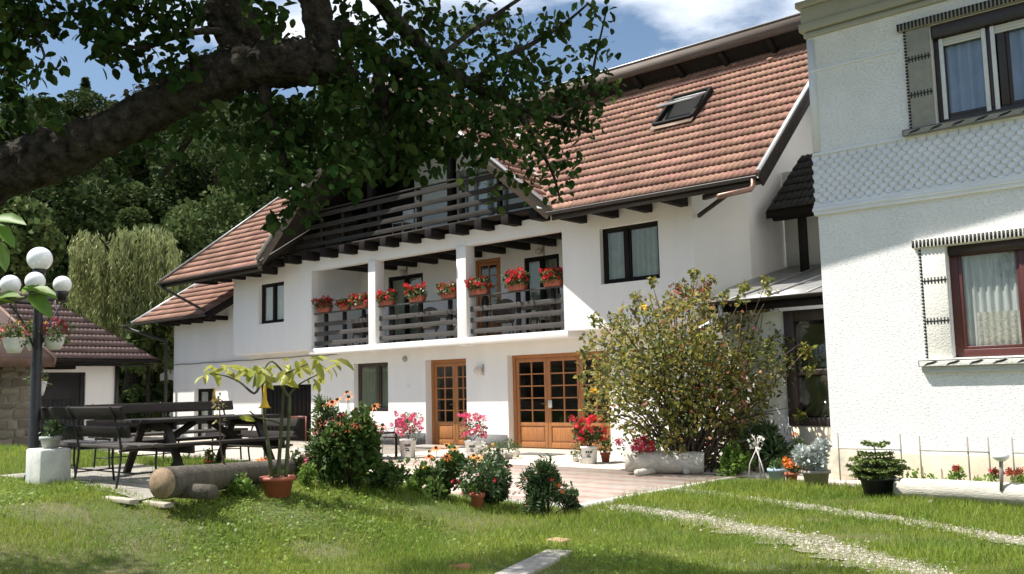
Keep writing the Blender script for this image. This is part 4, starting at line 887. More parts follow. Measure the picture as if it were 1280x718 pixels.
while dd_ < 128:
    lim = 24 if dd_ < 80 else 20
    a = -dd_*.62+random.uniform(0, 4)
    while a < -dd_*.0+6:
        k = random.choices((0, 1, 2), (4, 3, 3))[0]; ang = a/dd_
        if not (ang > -.10 and dd_ > 70):
            put(protos[k], a, dd_+random.uniform(-2, 2), random.uniform(.75, 1.15), not used[k]); used[k] = True
        a += random.uniform(4.2, 6.2)
    dd_ += 7.5
# spruces on the skyline
sp = thing('spruce_tree', 'small dark pointed spruce on the skyline at the upper left', 'spruce', (0, 0, 0))
obj('trunk', MB().tube([(0, 0, -1), (0, 0, 9)], [.16, .02], 7), BARK, sp)
c = MB(); P = []; D = []
for k in range(2600):
    z = random.uniform(.5, 9.2); r = (9.4-z)*.26*random.uniform(.2, 1)*(1-.25*(z*1.6 % 1)); a = random.uniform(0, 6.28); P.append((r*math.cos(a), r*math.sin(a), z)); D.append((math.cos(a), math.sin(a), -.35))
c.leaves(P, D, rng.uniform(.3, .6, 2600), DIAM, up=np.tile([0, 0, 1.], (2600, 1))); obj('crown', c, L_FOREST, sp)
q = at(107, 98, 112); sp.location = (q[0], q[1], q[2]-8.6*1.0); sp.scale = (.95,)*3
q = at(48, 165, 112); s2_ = dup(sp, (q[0], q[1], q[2]-8), .7, 'tall dark conifer standing among leaves left of the skyline spruce', 1.25)
# weeping willow behind the garage
WL = thing('weeping_willow', 'pale weeping willow with hanging curtains of leaves behind the garage', 'willow', (0, 0, 0))
wc_ = at(160, 470, 39); wb = np.array([wc_[0], wc_[1], 0]); WL.location = tuple(wb); W[WL.name] = tuple(wb)
m = MB().tube([wb, wb+np.array([.2, .1, 2.5]), wb+np.array([0, .2, 5.])], [.4, .3, .22], 10)
P = []; D = []; sprays = []
for (x, y, w_, hh, n) in ((105, 285, 18, 90, 26), (128, 290, 16, 110, 30), (150, 310, 18, 90, 26), (168, 282, 26, 150, 50), (190, 280, 26, 160, 60), (212, 305, 18, 130, 36), (225, 325, 12, 100, 18), (140, 340, 40, 80, 40), (185, 340, 40, 110, 60), (95, 300, 9, 60, 10)):
    for k in range(n):
        xx = x+random.gauss(0, w_*.5); yy = y+abs(random.gauss(0, 14)); d = 39+random.uniform(-2.2, 2.2); top_ = at(xx, yy, d); ln = hh*d/F*random.uniform(.55, 1.05)
        mm = int(ln*22); out_ = np.array([random.gauss(0, .12), random.gauss(0, .12), 0])
        mm = int(mm*1.8); tt = rng.random(mm); pp = top_+np.outer(tt, [0, 0, -ln])+np.outer(np.sqrt(tt), out_)+rng.normal(size=(mm, 3))*.045
        P.append(pp); D.append(np.tile([0, 0, -1.], (mm, 1))+rng.normal(size=(mm, 3))*.28)
        if k % 8 == 0: m.tube(curve([wb+np.array([0, .2, 4.5]), (wb+np.array([0, 0, 5.])+top_)/2+np.array([0, 0, .6]), top_], 4), list(np.linspace(.12, .02, 9)), 5)
obj('trunk', m, BARK, WL, True)
P = np.concatenate(P); D = np.concatenate(D); c = MB(); c.leaves(P, D, rng.uniform(.2, .36, len(P)), ([(v[0]*.33, v[1], v[2]) for v in DIAM[0]], DIAM[1]), up=udir(len(P))); obj('crown', c, L_WILLOW, WL)
# bushes filling the yard corner behind the garage and wing
for (x, y, r, d, lm, lab) in ((186, 430, 30, 36, L_FOREST2, 'leafy bush in the gap between garage and guesthouse'), (165, 455, 34, 40, L_FOREST, 'dark bush low behind the gap beside the garage'), (30, 320, 46, 34, L_FOREST2, 'large leafy bush rising behind the stone cottage roof'), (-30, 300, 60, 36, L_FOREST, 'dark tree at the left edge behind the cottage'), (262, 300, 50, 44, L_FOREST2, 'pale green tree top just above the low wing roof'), (186, 505, 26, 37, L_FOREST, 'shaded bush at ground level right of the garage wall')):
    base = at(x, y+r, d); base[2] = 0; t = thing('bush', lab, 'bush', base, None); cc_ = at(x, y, d)
    obj('stem', MB().tube([base+np.array([0, 0, -.1]), cc_], [.12, .04], 7), BARK, t)
    P = []; D = []; R_ = r*d/F
    for k in range(16): p, q = blob(cc_+rng.normal(size=3)*R_*.5, R_*.45, 190, .5); P.append(p); D.append(q)
    P = np.concatenate(P); D = np.concatenate(D); c = MB(); c.leaves(P, D+udir(len(P)), rng.uniform(.12, .26, len(P)), QUAD); obj('foliage', c, lm, t)

# ------------------------------------------------------------------ climbing rose in front of the porch
RB_ = np.array([-8.45, 14.05, 0.02]); RO = thing('rose_bush', 'huge rambling rose bush with olive leaves in front of the porch', 'rose bush', RB_)
rc = [(860,470,60,900),(800,450,50,620),(760,440,36,300),(748,480,22,90),(775,500,36,300),(820,510,48,560),(870,530,46,420),(910,500,48,560),(940,460,44,480),(900,430,50,600),(850,410,48,560),(800,410,36,300),(950,410,34,260),(975,440,26,150),(970,490,26,140),(930,540,34,240),(900,575,34,260),(862,570,26,120),(840,550,22,90),(860,370,16,60),(872,350,9,20),(880,378,16,50),(845,385,18,60),(910,395,22,90),(955,380,14,50),(960,365,8,16),(1000,430,14,36),(735,425,10,22),(735,490,8,14),(990,445,14,30),(800,385,8,14),(812,370,5,6),(830,400,18,70),(725,455,5,5),(925,375,10,20),(985,510,12,26),(790,535,16,40),(755,520,14,30),(815,560,12,18),(780,470,44,420),(830,465,50,620),(885,465,50,560)]
rc += [(850,535,34,240),(905,560,34,300),(940,575,26,200),(880,580,24,180),(965,555,24,150),(985,535,18,80),(820,540,22,110),(870,510,40,300),(930,520,34,260)]
rc = [(c[0], c[1], c[2], int(c[3]*1.38)) for c in rc]+[(x, y, r, int(r*7)) for x, y, r in ((852,360,8),(868,340,6),(880,365,9),(840,378,10),(795,372,8),(770,400,10),(745,400,8),(905,372,8),(930,360,7),(958,352,7),(985,405,9),(1008,438,8),(1012,462,7),(730,440,7),(728,470,6),(735,510,8),(995,480,9),(1000,520,7),(815,352,5),(890,350,5))]
P, D = px_clumps(rc, 16.3, .75, shell=.2)
sel = rng.random(len(P)) < .62
for nm, s_, lm in (('foliage', sel, L_ROSE), ('dark_foliage', ~sel, L_ROSE2)):
    c = MB(); n_ = s_.sum(); c.leaves(P[s_], udir(n_)+np.array([0, 0, -.2]), rng.uniform(.06, .125, n_), DIAM, up=np.tile([0, 0, 1.], (n_, 1)), spin=.7); obj(nm, c, lm, RO)
m = MB()
for x, y, *_ in rc:
    e = at(x, y, 16.3+random.uniform(-.6, .6)); b = RB_+rng.normal(size=3)*.12*np.array([1, 1, 0]); m.tube(curve([b, (b+e)/2+np.array([0, 0, .35])+rng.normal(size=3)*.1, e], 5), list(np.linspace(.022, .005, 11)), 5)

for x, y in ((868, 335), (884, 352), (845, 352), (800, 362), (960, 345), (930, 352), (1010, 440), (728, 440), (812, 345)):
    e = at(x, y, 16.2); m.tube([e+np.array([random.uniform(-.3, .3), 0, -.9]), e], [.007, .003], 4)
obj('canes', m, TWIG, RO, True)
for x, y in ((806, 385), (741, 487)):
    m = MB(); m.leaves(np.tile(at(x, y, 15.4), (12, 1))+rng.normal(size=(12, 3))*.025, udir(12), .05, ROUND); obj('yellow_rose', m, F_YEL, RO)
P, D = px_clumps([(850, 460, 110, 160), (860, 385, 36, 90), (880, 360, 14, 40), (845, 365, 12, 30), (905, 480, 40, 80)], 15.6, .3); m = MB(); m.leaves(P, udir(len(P)), .05, ROUND); obj('red_foliage', m, mat('reddish_leaf', (.25, .07, .03), .6, isl=.3), RO)

# ------------------------------------------------------------------ generic shrub / flower clump
def shrub(name, label, cat, bx, by, wpx, hpx, n, lm, T, ls, flowers=(), stems=10, group=None, cl=9, base=None, flat=False, lean=0, droop=0.):
    b = gnd(bx, by) if base is None else np.array(base, float); D_ = float((b-np.array([0, 0, EYE])) @ cf); R_ = wpx/2*D_/F; H_ = hpx*D_/F
    t = thing(name, label, cat, b, group); P = []; Q = []; tips = []
    for k in range(cl):
        a = random.uniform(0, 6.28); f = math.sqrt(random.random()); z = random.uniform(.14, .86); rr_ = R_*f*.72*(1.1-.45*z if not flat else 1)
        c_ = b+np.array([rr_*math.cos(a)+lean*z, rr_*math.sin(a), H_*z]); tips.append(c_)
        p, q = blob(c_, R_*.34, n//cl, .2, min(1.4, H_/R_*.55)); P.append(p); Q.append(q)
        for u_ in range(3):
            s_ = np.array([random.gauss(0, .35), random.gauss(0, .35), 1.]); l_ = R_*random.uniform(.35, .7); tt_ = rng.random(max(5, n//cl//14)); P.append(c_+np.outer(tt_*l_, s_)+rng.normal(size=(len(tt_), 3))*.015); Q.append(udir(len(tt_)))
    P = np.concatenate(P); Q = np.concatenate(Q); P[:, 2] = np.maximum(P[:, 2], b[2]+.01)
    c = MB(); c.leaves(P, Q+udir(len(P))*.7+np.array([0, 0, .5-droop]), rng.uniform(.6, 1.2, len(P))*ls, T, up=np.tile([0, 0, 1.], (len(P), 1)), spin=.8); obj('foliage', c, lm, t)
    m = MB()
    for e in tips: m.tube([b+rng.normal(size=3)*.04*np.array([1, 1, 0]), (b+e)/2+rng.normal(size=3)*.03, e+np.array([0, 0, R_*.1])], [.009, .007, .004], 5)
    obj('stems', m, STEM, t, True)
    for (nm, fm, cnt, sz, zlo, zhi, eye, spots) in flowers:
        fb = MB(); ey = MB(); sm2 = MB(); pts = [at(x, y, D_+random.uniform(-.2, .1)) for x, y in spots] if spots else [b+np.array([R_*.85*math.sqrt(random.random())*math.cos(a), R_*.85*math.sqrt(random.random())*math.sin(a), H_*random.uniform(zlo, zhi)]) for a in rng.uniform(0, 6.28, cnt)]
        for p in pts:
            nrm = np.array([random.gauss(.2, .3), random.gauss(-.5, .3), 1.]); fb.leaves([p], [np.cross(nrm, (1, .1, 0))], [sz*random.uniform(.8, 1.15)], RAY10 if eye else PET5, up=[nrm], spin=.05)
            if not eye: fb.leaves([p+np.array([0, 0, .01])], [udir(1)[0]], [sz*.8], PET5, up=[nrm], spin=.5)
            if eye: ey.ball(p+nrm/np.linalg.norm(nrm)*sz*.1, sz*.28, 7, 5, .8)
            if spots: sm2.tube([b+(p-b)*np.array([.35, .35, .2]), p], [.006, .004], 4)
        o = obj(nm, fb, fm, t)
        if eye: obj('flower_eye', ey, F_DARK, o)
        if spots: obj('flower_stems', sm2, STEM, o)
    return t
def pot_mb(b, r, h, rim=.02, n=22, taper=.72, square=False):
    return MB().lathe([(r*taper, 0), (r*.97, h-.045), (r+rim, h-.043), (r+rim, h), (r-.015, h), (r-.03, h-.03)], b, 4 if square else n, cap=True)
def potted(name, label, bx, by, wpx, hpx, pm, fol, base=None, group=None, cat='potted plant', rim=.012, taper=.75, handle=False, marks=False):
    """pot standing at a ground point: wpx, hpx in photo pixels; fol = (w,h,n,mat,T,leaf size,flowers)"""
    b = gnd(bx, by) if base is None else np.array(base, float)
    if base is None and b[1] > 9.6 and b[0] < -7.4: b = np.array([0, 0, EYE])+(b-np.array([0, 0, EYE]))*((EYE-.028)/EYE)
    D_ = float((b-np.array([0, 0, EYE])) @ cf); r = wpx/2*D_/F; h = hpx*D_/F; t = thing(name, label, cat, b, group)
    po = obj('pot', pot_mb(b, r, h, rim, taper=taper), pm, t, True)
    for p in po.data.polygons: p.use_smooth = True
    obj('soil', MB().lathe([(r*.9, h-.04), (.001, h-.02)], b, 18), SOIL, t)
    if handle:
        hm_ = MB().tube([(b[0]+(r+rim)*math.cos(q)*.98, b[1]+(r+rim)*.98*math.sin(q)-.0, b[2]+h-.05-.5*h*math.sin(math.pi*(q-3.3)/2.6)) for q in np.linspace(3.3, 5.9, 12)], .004, 5); obj('handle', hm_, IRON, t)
    if marks:
        mk = MB(); vd = np.array([0, 0, EYE])-b; az = math.atan2(vd[1], vd[0])
        for q0, q1, z0, z1 in ((-.5, .35, .62, .75), (-.3, .2, .38, .46), (-.35, .1, .5, .55)):
            qs = np.linspace(az+q0, az+q1, 6); rf = lambda z: (r*taper+(r*.97-r*taper)*z)+.002
            for a1, a2 in zip(qs, qs[1:]): mk.add([(b[0]+rf(z)*math.cos(a), b[1]+rf(z)*math.sin(a), b[2]+h*z) for a, z in ((a1, z0), (a2, z0), (a2, z1), (a1, z1))], [(0, 1, 2, 3)])
        obj('print_pattern', mk, mat('dark_print', (.05, .07, .08), .6), t)
    fw_, fh_, n, lm, T, ls, fl = fol; top_ = b+np.array([0, 0, h-.03]); R_ = fw_/2*D_/F; H_ = fh_*D_/F; P = []; Q = []; tips = []; cl = 8
    for k in range(cl):
        a = random.uniform(0, 6.28); f = math.sqrt(random.random()); z = random.uniform(.15, .85); c_ = top_+np.array([R_*.7*f*math.cos(a), R_*.7*f*math.sin(a), H_*z]); tips.append(c_)
        p, q = blob(c_, min(R_, H_)*.36, n//cl, .2); P.append(p); Q.append(q)
    P = np.concatenate(P); Q = np.concatenate(Q); c = MB(); c.leaves(P, Q+udir(len(P))*.6+np.array([0, 0, .3]), rng.uniform(.7, 1.2, len(P))*ls, T, up=np.tile([0, 0, 1.], (len(P), 1)), spin=.8); obj('foliage', c, lm, t)
    m = MB()
    for e in tips: m.tube([top_, (top_+e)/2+rng.normal(size=3)*.01, e], [.006, .004, .003], 4)
    obj('stems', m, STEM, t)
    for (nm, fm, cnt, sz, zlo, zhi) in fl:
        fb = MB()
        for q in range(cnt):
            a = random.uniform(0, 6.28); rr_ = R_*math.sqrt(random.random()); z = H_*random.uniform(zlo, zhi); c_ = top_+np.array([rr_*math.cos(a), rr_*math.sin(a), z])
            k = 9; fb.leaves(c_+udir(k)*sz*.8, udir(k), sz*.75, PET5, up=udir(k))
        obj(nm, fb, fm, t)
    return t
# ------------------------------------------------------------------ picnic place
padc = [(-13.6, 4.95), (-9.35, 4.75), (-9.9, 6.3), (-13.9, 7.0)]
pm_ = MB(); nu, nv = 16, 8
for j in range(nv+1):
    for i in range(nu+1):
        u, v = i/nu, j/nv; x = (padc[0][0]*(1-u)+padc[1][0]*u)*(1-v)+(padc[3][0]*(1-u)+padc[2][0]*u)*v; y = (padc[0][1]*(1-u)+padc[1][1]*u)*(1-v)+(padc[3][1]*(1-u)+padc[2][1]*u)*v
        pm_.v.append((x, y, hgt(x, y)+.022))
pm_.f = [(j*(nu+1)+i, j*(nu+1)+i+1, (j+1)*(nu+1)+i+1, (j+1)*(nu+1)+i) for j in range(nv) for i in range(nu)]
struct('paved_pad', pm_, PADC)
def bench(name, label, o, rz_, L_=2.35):
    """iron frames, plank seat and a thick plank back; local x along the bench, back towards -y"""
    t = thing(name, label, 'bench', (0, 0, 0), 'benches at the picnic table'); W[t.name] = (0, 0, 0)
    for x in (-L_/2+.12, 0, L_/2-.12):
        f = MB(); f.tube(curve([(x, -.05, 0), (x, -.01, .25), (x, .0, .45), (x, -.05, .7), (x, -.14, .93)], 5), .014, 7)
        f.tube([(x, .44, 0), (x, .41, .25), (x, .42, .44)], .014, 7).tube([(x, -.02, .43), (x, .44, .43)], .014, 7).tube([(x, -.03, .16), (x, .41, .17)], .009, 6)
        obj('iron_frame', f, IRON, t, True)
    obj('stretcher', MB().tube([(-L_/2+.12, .2, .165), (L_/2-.12, .2, .165)], .009, 6), IRON, t)
    s = MB()
    for k in range(3): s.box(-L_/2, L_/2, .0+k*.155, .14+k*.155, .45, .49)
    obj('seat', s, mat('old_bench_wood', (.06, .05, .042), .7, .4, 3, .4, 40, stretch=(1, 6, 6)), t, bevel=.008)
    for z, dy, h in ((.64, -.02, .13), (.85, -.09, .15)): obj('back_plank', MB().bar((-L_/2-.03, dy+.03, z), (L_/2+.03, dy+.03, z), .045, h, (0, -.3, 1)), WOOD_D, t, bevel=.01)
    t.location = o; t.rotation_euler = (0, 0, rz_); return t
b1 = bench('garden_bench', 'dark plank bench with black iron legs nearest the camera beside the white block', (-11.25, 4.98, .5), 0)
b2 = dup(b1, (-13.55, 7.3, .5), -math.pi/2, 'dark bench along the far left side of the picnic table', (1, 1, 1.0))
b3 = dup(b1, (-12.9, 8.35, .36), math.pi, 'dark bench behind the picnic table, turned to face the camera', (1, 1, .85))
PT = thing('picnic_table', 'dark stained picnic table with built in seats on crossed legs', 'picnic table', (0, 0, 0)); W[PT.name] = (0, 0, 0)
tp = MB()
for k in range(5): tp.box(-1.0, 1.0, -.40+k*.162, -.40+k*.162+.152, .69, .735)
obj('table_top', tp, WOOD_D, PT, bevel=.006)
for sy in (-1, 1):
    s = MB()
    for k in range(2): s.box(-1.0, 1.0, sy*.64-.13+k*.135, sy*.64-.13+k*.135+.125, .40, .44)
    obj('seat', s, WOOD_D, PT, bevel=.006)
for x in (-.68, .68):
    for sy in (-1, 1): obj('leg', MB().bar((x, sy*.70, 0), (x, sy*.26, .69), .05, .095, (1, 0, 0)), WOOD_D, PT, bevel=.005)
    obj('cross_beam', MB().box(x+.055, x+.10, -.78, .78, .31, .40), WOOD_D, PT, bevel=.005)
    obj('top_batten', MB().box(x+.055, x+.10, -.36, .36, .60, .69), WOOD_D, PT, bevel=.005)
    obj('brace', MB().bar((x+(.03 if x < 0 else -.03), 0, .36), (x*.15, 0, .68), .045, .08), WOOD_D, PT)
PT.location = (-11.55, 6.75, .5); PT.rotation_euler = (0, 0, math.radians(92))
# log seat on short cross logs
def log(name, label, cat, a, b, ra, rb, m, loc, sup=()):
    t = thing(name, label, cat, loc); a, b = np.array(a, float), np.array(b, float); P = [a+(b-a)*k/14 for k in range(15)]
    mb = MB().tube(P, [ (ra+(rb-ra)*k/14)*(1+random.uniform(-.025, .025)) for k in range(15)], 22, noise=.012); obj('log', mb, m, t, True)
    d = (b-a)/np.linalg.norm(b-a); obj('cut_face', MB().tube([a-d*.004, a+d*.004], [ra*.97, ra*.97], 22), mat('cut_wood', (.36, .27, .17), .85, vs=9, c2=(.16, .10, .06), bump=.3, bs=30), t)
    for p, q, r in sup: obj('support_log', MB().tube([p, q], r, 14), m, t, True)
    return t
la, lb = at(203, 604, 9.2), at(402, 582, 12.4)
log('fallen_log', 'long grey log lying on short cross logs at the lawn edge', 'log', la, lb, .155, .115, WOOD_L, (la[0], la[1], .5),
    [((la[0]-.42, la[1]+.22, .57), (la[0]+.32, la[1]+.36, .57), .075), ((lb[0]-.3, lb[1]-.45, .56), (lb[0]+.3, lb[1]-.35, .56), .07)])
for k, (x, y, l_, lab) in enumerate(((196, 633, .5, 'short pale board lying in grass under the log end'), (150, 628, .6, 'pale board on the pad between bench leg and log'))):
    p = gnd(x, y); tag(obj('board', MB().box(p[0]-l_/2, p[0]+l_/2, p[1]-.05, p[1]+.05, p[2]+.0, p[2]+.045), mat('pale_board', (.42, .38, .31), .8, .2, 5), None, bevel=.006), lab, 'board')
# white block with a potted plant, lamp post
bl = gnd(43, 609); blk = MB().box(bl[0]-.24, bl[0]+.20, bl[1]-.02, bl[1]+.34, bl[2]-.05, bl[2]+.44)
tag(obj('concrete_block', blk, mat('limewash', (.50, .52, .49), .9, vs=3.5, c2=(.72, .72, .68), bump=.5, bs=25), None, bevel=.025), 'whitewashed concrete block at the end of the near bench', 'block')
potted('potted_plant', 'small leafy plant in a pale pot on the white block', 0, 0, 24, 15, mat('grey_pot', (.35, .36, .34), .7, .15), (36, 26, 260, L_DARKS, DIAM, .05, ()), base=(bl[0]+.05, bl[1]+.15, bl[2]+.44))
LP_ = thing('street_lamp', 'black garden lamp post with four white globes beside the white block', 'lamp', (-12.07, 4.74, .45))
lx, ly = -12.07, 4.80
obj('pole', MB().lathe([(.10, -.1), (.10, .1), (.065, .16), (.06, 2.0), (.05, 2.1), (.045, 2.5)], (lx, ly, .5), 14), IRON, LP_, True)
arms = MB(); cands = [(13, 356, 11.35, .118), (44, 352, 11.2, .115), (78, 356, 11.95, .112)]
cap_z = None
for x, y, d, r in cands:
    p = at(x, y, d); arms.tube([(lx, ly, p[2]-r-.09), (p[0], p[1], p[2]-r-.09)], .022, 8)
    arms.tube(curve([(lx, ly, 2.05), ((lx+p[0])/2, (ly+p[1])/2, 2.45), (p[0], p[1], p[2]-r-.12)], 5), .012, 6)
obj('arms', arms, IRON, LP_, True)
GLO = mat('opal_globe', (.78, .80, .80), .18, spec=.6)
for i, (x, y, d, r) in enumerate(cands+[(42, 323, 11.6, .15)]):
    p = at(x, y, d); 
    if i == 3: p[0], p[1] = lx, ly; p[2] = at(42, 323, 11.62)[2]
    g0 = obj('globe', MB().ball(p, r, 24, 16), GLO, LP_, True); obj('cap', MB().lathe([(.05, -.1), (.075, -.02), (.08, .02)], (p[0], p[1], p[2]-r), 14), IRON, g0, True)
for z in (2.05, 2.35): pass
# hanging baskets on the lamp
def basket(label, c, R_, n=420, fm=((F_PINK, 9),), name='hanging_basket', hang=.45):
    t = thing(name, label, 'hanging basket', c); c = np.array(c, float)
    obj('bowl', MB().lathe([(R_*.55, -.17), (R_*.8, -.1), (R_, 0), (R_*1.05, .01), (R_*.9, -.01)], c, 18), WHITEP, t, True)
    m = MB()
    for a in (0, 2.1, 4.2): m.tube([c+np.array([R_*math.cos(a), R_*math.sin(a), 0]), c+np.array([0, 0, hang])], .004, 4)
    obj('wires', m, IRON, t)
    P = []; Q = []
    for k in range(9): p, q = blob(c+np.array([random.gauss(0, R_*.7), random.gauss(0, R_*.7), random.uniform(-.02, .14)]), R_*.6, n//9, .2); P.append(p); Q.append(q)
    P = np.concatenate(P); Q = np.concatenate(Q); m = MB(); m.leaves(P, Q+np.array([0, 0, -.2]), rng.uniform(.03, .06, len(P)), DIAM); obj('foliage', m, L_GERAN, t)
    for f_, k in fm:
        m = MB(); p, q = blob(c+np.array([0, 0, .08]), R_*1.25, k*5, .7); m.leaves(p, q, .032, PET5, up=udir(len(p))); obj('blossoms', m, f_, t)
    return t
basket('hanging basket with yellowish trailing plants, left of the lamp pole', at(18, 424, 11.3), .13, fm=((F_PINK, 5), (F_YEL, 4)))
basket('hanging basket with pale trailing plants, right behind the lamp pole', at(44, 422, 12.0), .13, fm=((F_YEL, 4),))
basket('hanging basket with dark pink petunias, right of the lamp pole', at(68, 420, 11.7), .13, fm=((mat('plum_petal', (.32, .015, .06), .6, isl=.3), 16), (F_PINK, 5)))
basket('small white hanging pot low beside the lamp pole', at(49, 478, 11.9), .09, 130, ((F_YEL, 1),), hang=.5)
basket('hanging basket with red flowers under the porch eave', at(968, 432, 17.2), .15, 300, ((F_RED, 12), (F_PINK, 6)), hang=.75)

# ------------------------------------------------------------------ geranium boxes on the lower balcony rail
bxs = [(-22.46, 'leftmost geranium box on the balcony rail, darker red and fuller', 1.1), (-21.5, 'small geranium box second from the left on the balcony rail', .75), (-20.78, 'geranium box just left of the left balcony column', 1), (-19.62, 'geranium box just right of the left balcony column', 1), (-18.42, 'tall bushy geranium box in the middle bay of the balcony', 1.2), (-17.2, 'geranium box just left of the right balcony column', 1), (-16.1, 'geranium box just right of the right balcony column', 1.15), (-14.85, 'leafy geranium box in the middle of the right balcony bay', 1.25), (-13.72, 'rightmost geranium box on the balcony rail, partly behind the wall', 1)]
for X, lab, s in bxs:
    t = thing('flower_box', lab, 'flower box', (X, 17.1, 3.88), 'geranium boxes on the balcony rail'); w_ = .27*min(1.05, s)
    bm = MB(); z0 = 3.88; bm.add([(X+a*w_*k, 17.1+b*.085*k, z0+z) for z, k in ((0, .86), (.15, 1.)) for a, b in ((-1, -1), (1, -1), (1, 1), (-1, 1))], [(3, 2, 1, 0), (0, 1, 5, 4), (1, 2, 6, 5), (2, 3, 7, 6), (3, 0, 4, 7)]).box(X-w_-.012, X+w_+.012, 17.003, 17.018, z0+.125, z0+.155).box(X-w_-.012, X+w_+.012, 17.182, 17.197, z0+.125, z0+.155)
    for k in range(5): bm.box(X-w_*.8+k*w_*.4-.01, X-w_*.8+k*w_*.4+.01, 17.008, 17.02, z0+.02, z0+.12)
    obj('box', bm, TERRAO, t, bevel=.004); obj('soil', MB().box(X-w_+.02, X+w_-.02, 17.03, 17.17, z0+.1, z0+.13), SOIL, t)
    P = np.stack([rng.uniform(-w_*1.2, w_*1.2, 420)+X, rng.normal(17.06, .08, 420), z0+.10+rng.uniform(0, .26*s, 420)], 1); m = MB(); m.leaves(P, udir(420)+np.array([0, 0, .4]), rng.uniform(.04, .08, 420), ROUND, up=np.tile([0, -.3, 1.], (420, 1))); obj('foliage', m, L_GERAN, t)
    nb = int(random.uniform(20, 34)*s); m = MB(); sm3 = MB()
    for k in range(nb):
        c_ = np.array([X+random.uniform(-w_*1.25, w_*1.25), 17.02+random.gauss(0, .07), z0+random.uniform(.16, .40)*s]); q = udir(16); m.leaves(c_+q*.042, q, .034, PET5, up=udir(16)); sm3.tube([(c_[0]*.7+X*.3, 17.08, z0+.15), c_], .003, 4)
    obj('blossoms', m, F_RED if s < 1.09 or s > 1.12 else mat('dark_red_petal', (.38, .008, .02), .6, isl=.3), t); obj('flower_stems', sm3, STEM, t)
# wicker chairs and small tables behind the rail
WCK = mat('wicker', (.17, .14, .115), .8, .3, 20, .6, 60)
ch = thing('wicker_chair', 'rounded wicker chair behind the right bay rail, nearest the orange door', 'chair', (0, 0, 0), 'wicker chairs on the lower balcony'); W[ch.name] = (0, 0, 0)
m = MB().lathe([(.25, .36), (.27, .42), (.001, .43)], (0, 0, 0), 16); obj('seat', m, WCK, ch)
m = MB(); n = 15
for z, r in ((.4, .27), (.6, .30), (.78, .31)): m.v += [(r*math.cos(a), r*math.sin(a)*(1), z+(.22 if z > .7 else .08 if z > .5 else 0)*math.sin((a-.3)/(math.pi-.6)*math.pi if .3 < a < math.pi-.3 else 0)) for a in np.linspace(-.35, math.pi+.35, n)]
for j in range(2): m.f += [(j*n+i, j*n+i+1, (j+1)*n+i+1, (j+1)*n+i) for i in range(n-1)]
bk = obj('backrest', m, WCK, ch, True); sd_ = bk.modifiers.new('solid', 'SOLIDIFY'); sd_.thickness = .03
for a, b in ((.2, .2), (-.2, .2), (.2, -.2), (-.2, -.2)): obj('leg', MB().tube([(a, b, 0), (a*.9, b*.9, .37)], .018, 6), WCK, ch)
ch.location = (-15.9, 17.75, 2.82); ch.rotation_euler = (0, 0, .5)
for x, y, r, lab in ((-14.45, 17.8, -.4, 'rounded wicker chair behind the right end of the right bay rail'), (-18.7, 17.8, .7, 'rounded wicker chair behind the middle bay rail, left of the two'), (-17.5, 17.85, -.6, 'rounded wicker chair behind the middle bay rail, next to the column'), (-21.6, 17.8, .3, 'rounded wicker chair behind the left bay rail')): dup(ch, (x, y, 2.82), r, lab)
for x, lab in ((-15.15, 'small round table between the wicker chairs of the right bay'), (-18.1, 'small round table between the wicker chairs of the middle bay')):
    t = thing('balcony_table', lab, 'table', (x, 17.9, 2.82)); obj('table_top', MB().lathe([(.3, .66), (.31, .68), (.30, .70)], (x, 17.9, 2.82), 18), WCK, t); obj('leg', MB().tube([(x, 17.9, 2.82), (x, 17.9, 3.49)], .03, 8), WCK, t); obj('foot', MB().lathe([(.2, 0), (.03, .05)], (x, 17.9, 2.82), 14), WCK, t)
# things on the upper balcony
t = thing('balcony_chair', 'pale garden chair standing behind the upper balcony boards', 'chair', (-19.3, 17.4, 5.72)); x, y, z = -19.3, 17.4, 5.72
obj('seat', MB().box(x-.22, x+.22, y-.22, y+.22, z+.42, z+.45), WHITEP, t, bevel=.01); obj('backrest', MB().box(x-.22, x+.22, y+.2, y+.23, z+.45, z+.85), WHITEP, t, bevel=.01)
for a in (-.2, .2):
    for b in (-.2, .2): obj('leg', MB().tube([(x+a, y+b, z), (x+a, y+b, z+.42)], .015, 6), WHITEP, t)

# ------------------------------------------------------------------ pots in front of the doors
bp = WHITEP
potted('flower_bucket', 'white bucket of pink petunias left of the narrow door', 510, 573, 21, 24, bp, (42, 34, 420, L_GERAN, DIAM, .055, [('blossoms', F_PINK, 46, .05, .2, 1.0)]), group='white buckets of flowers', handle=True, marks=True, taper=.85)
potted('flower_bucket', 'white bucket of pink petunias between the two wooden doors', 591, 573, 19, 22, bp, (36, 34, 380, L_GERAN, DIAM, .055, [('blossoms', F_PINK, 42, .05, .2, 1.0)]), group='white buckets of flowers', handle=True, marks=True, taper=.85)
potted('flower_bucket', 'white bucket of red geraniums at the right side of the wide door', 737, 580, 21, 22, bp, (44, 36, 460, L_GERAN, ROUND, .06, [('blossoms', F_RED, 40, .055, .3, 1.05)]), group='white buckets of flowers', handle=True, marks=True, taper=.85)
gp = mat('pale_pot', (.58, .55, .48), .6, .1, 10)
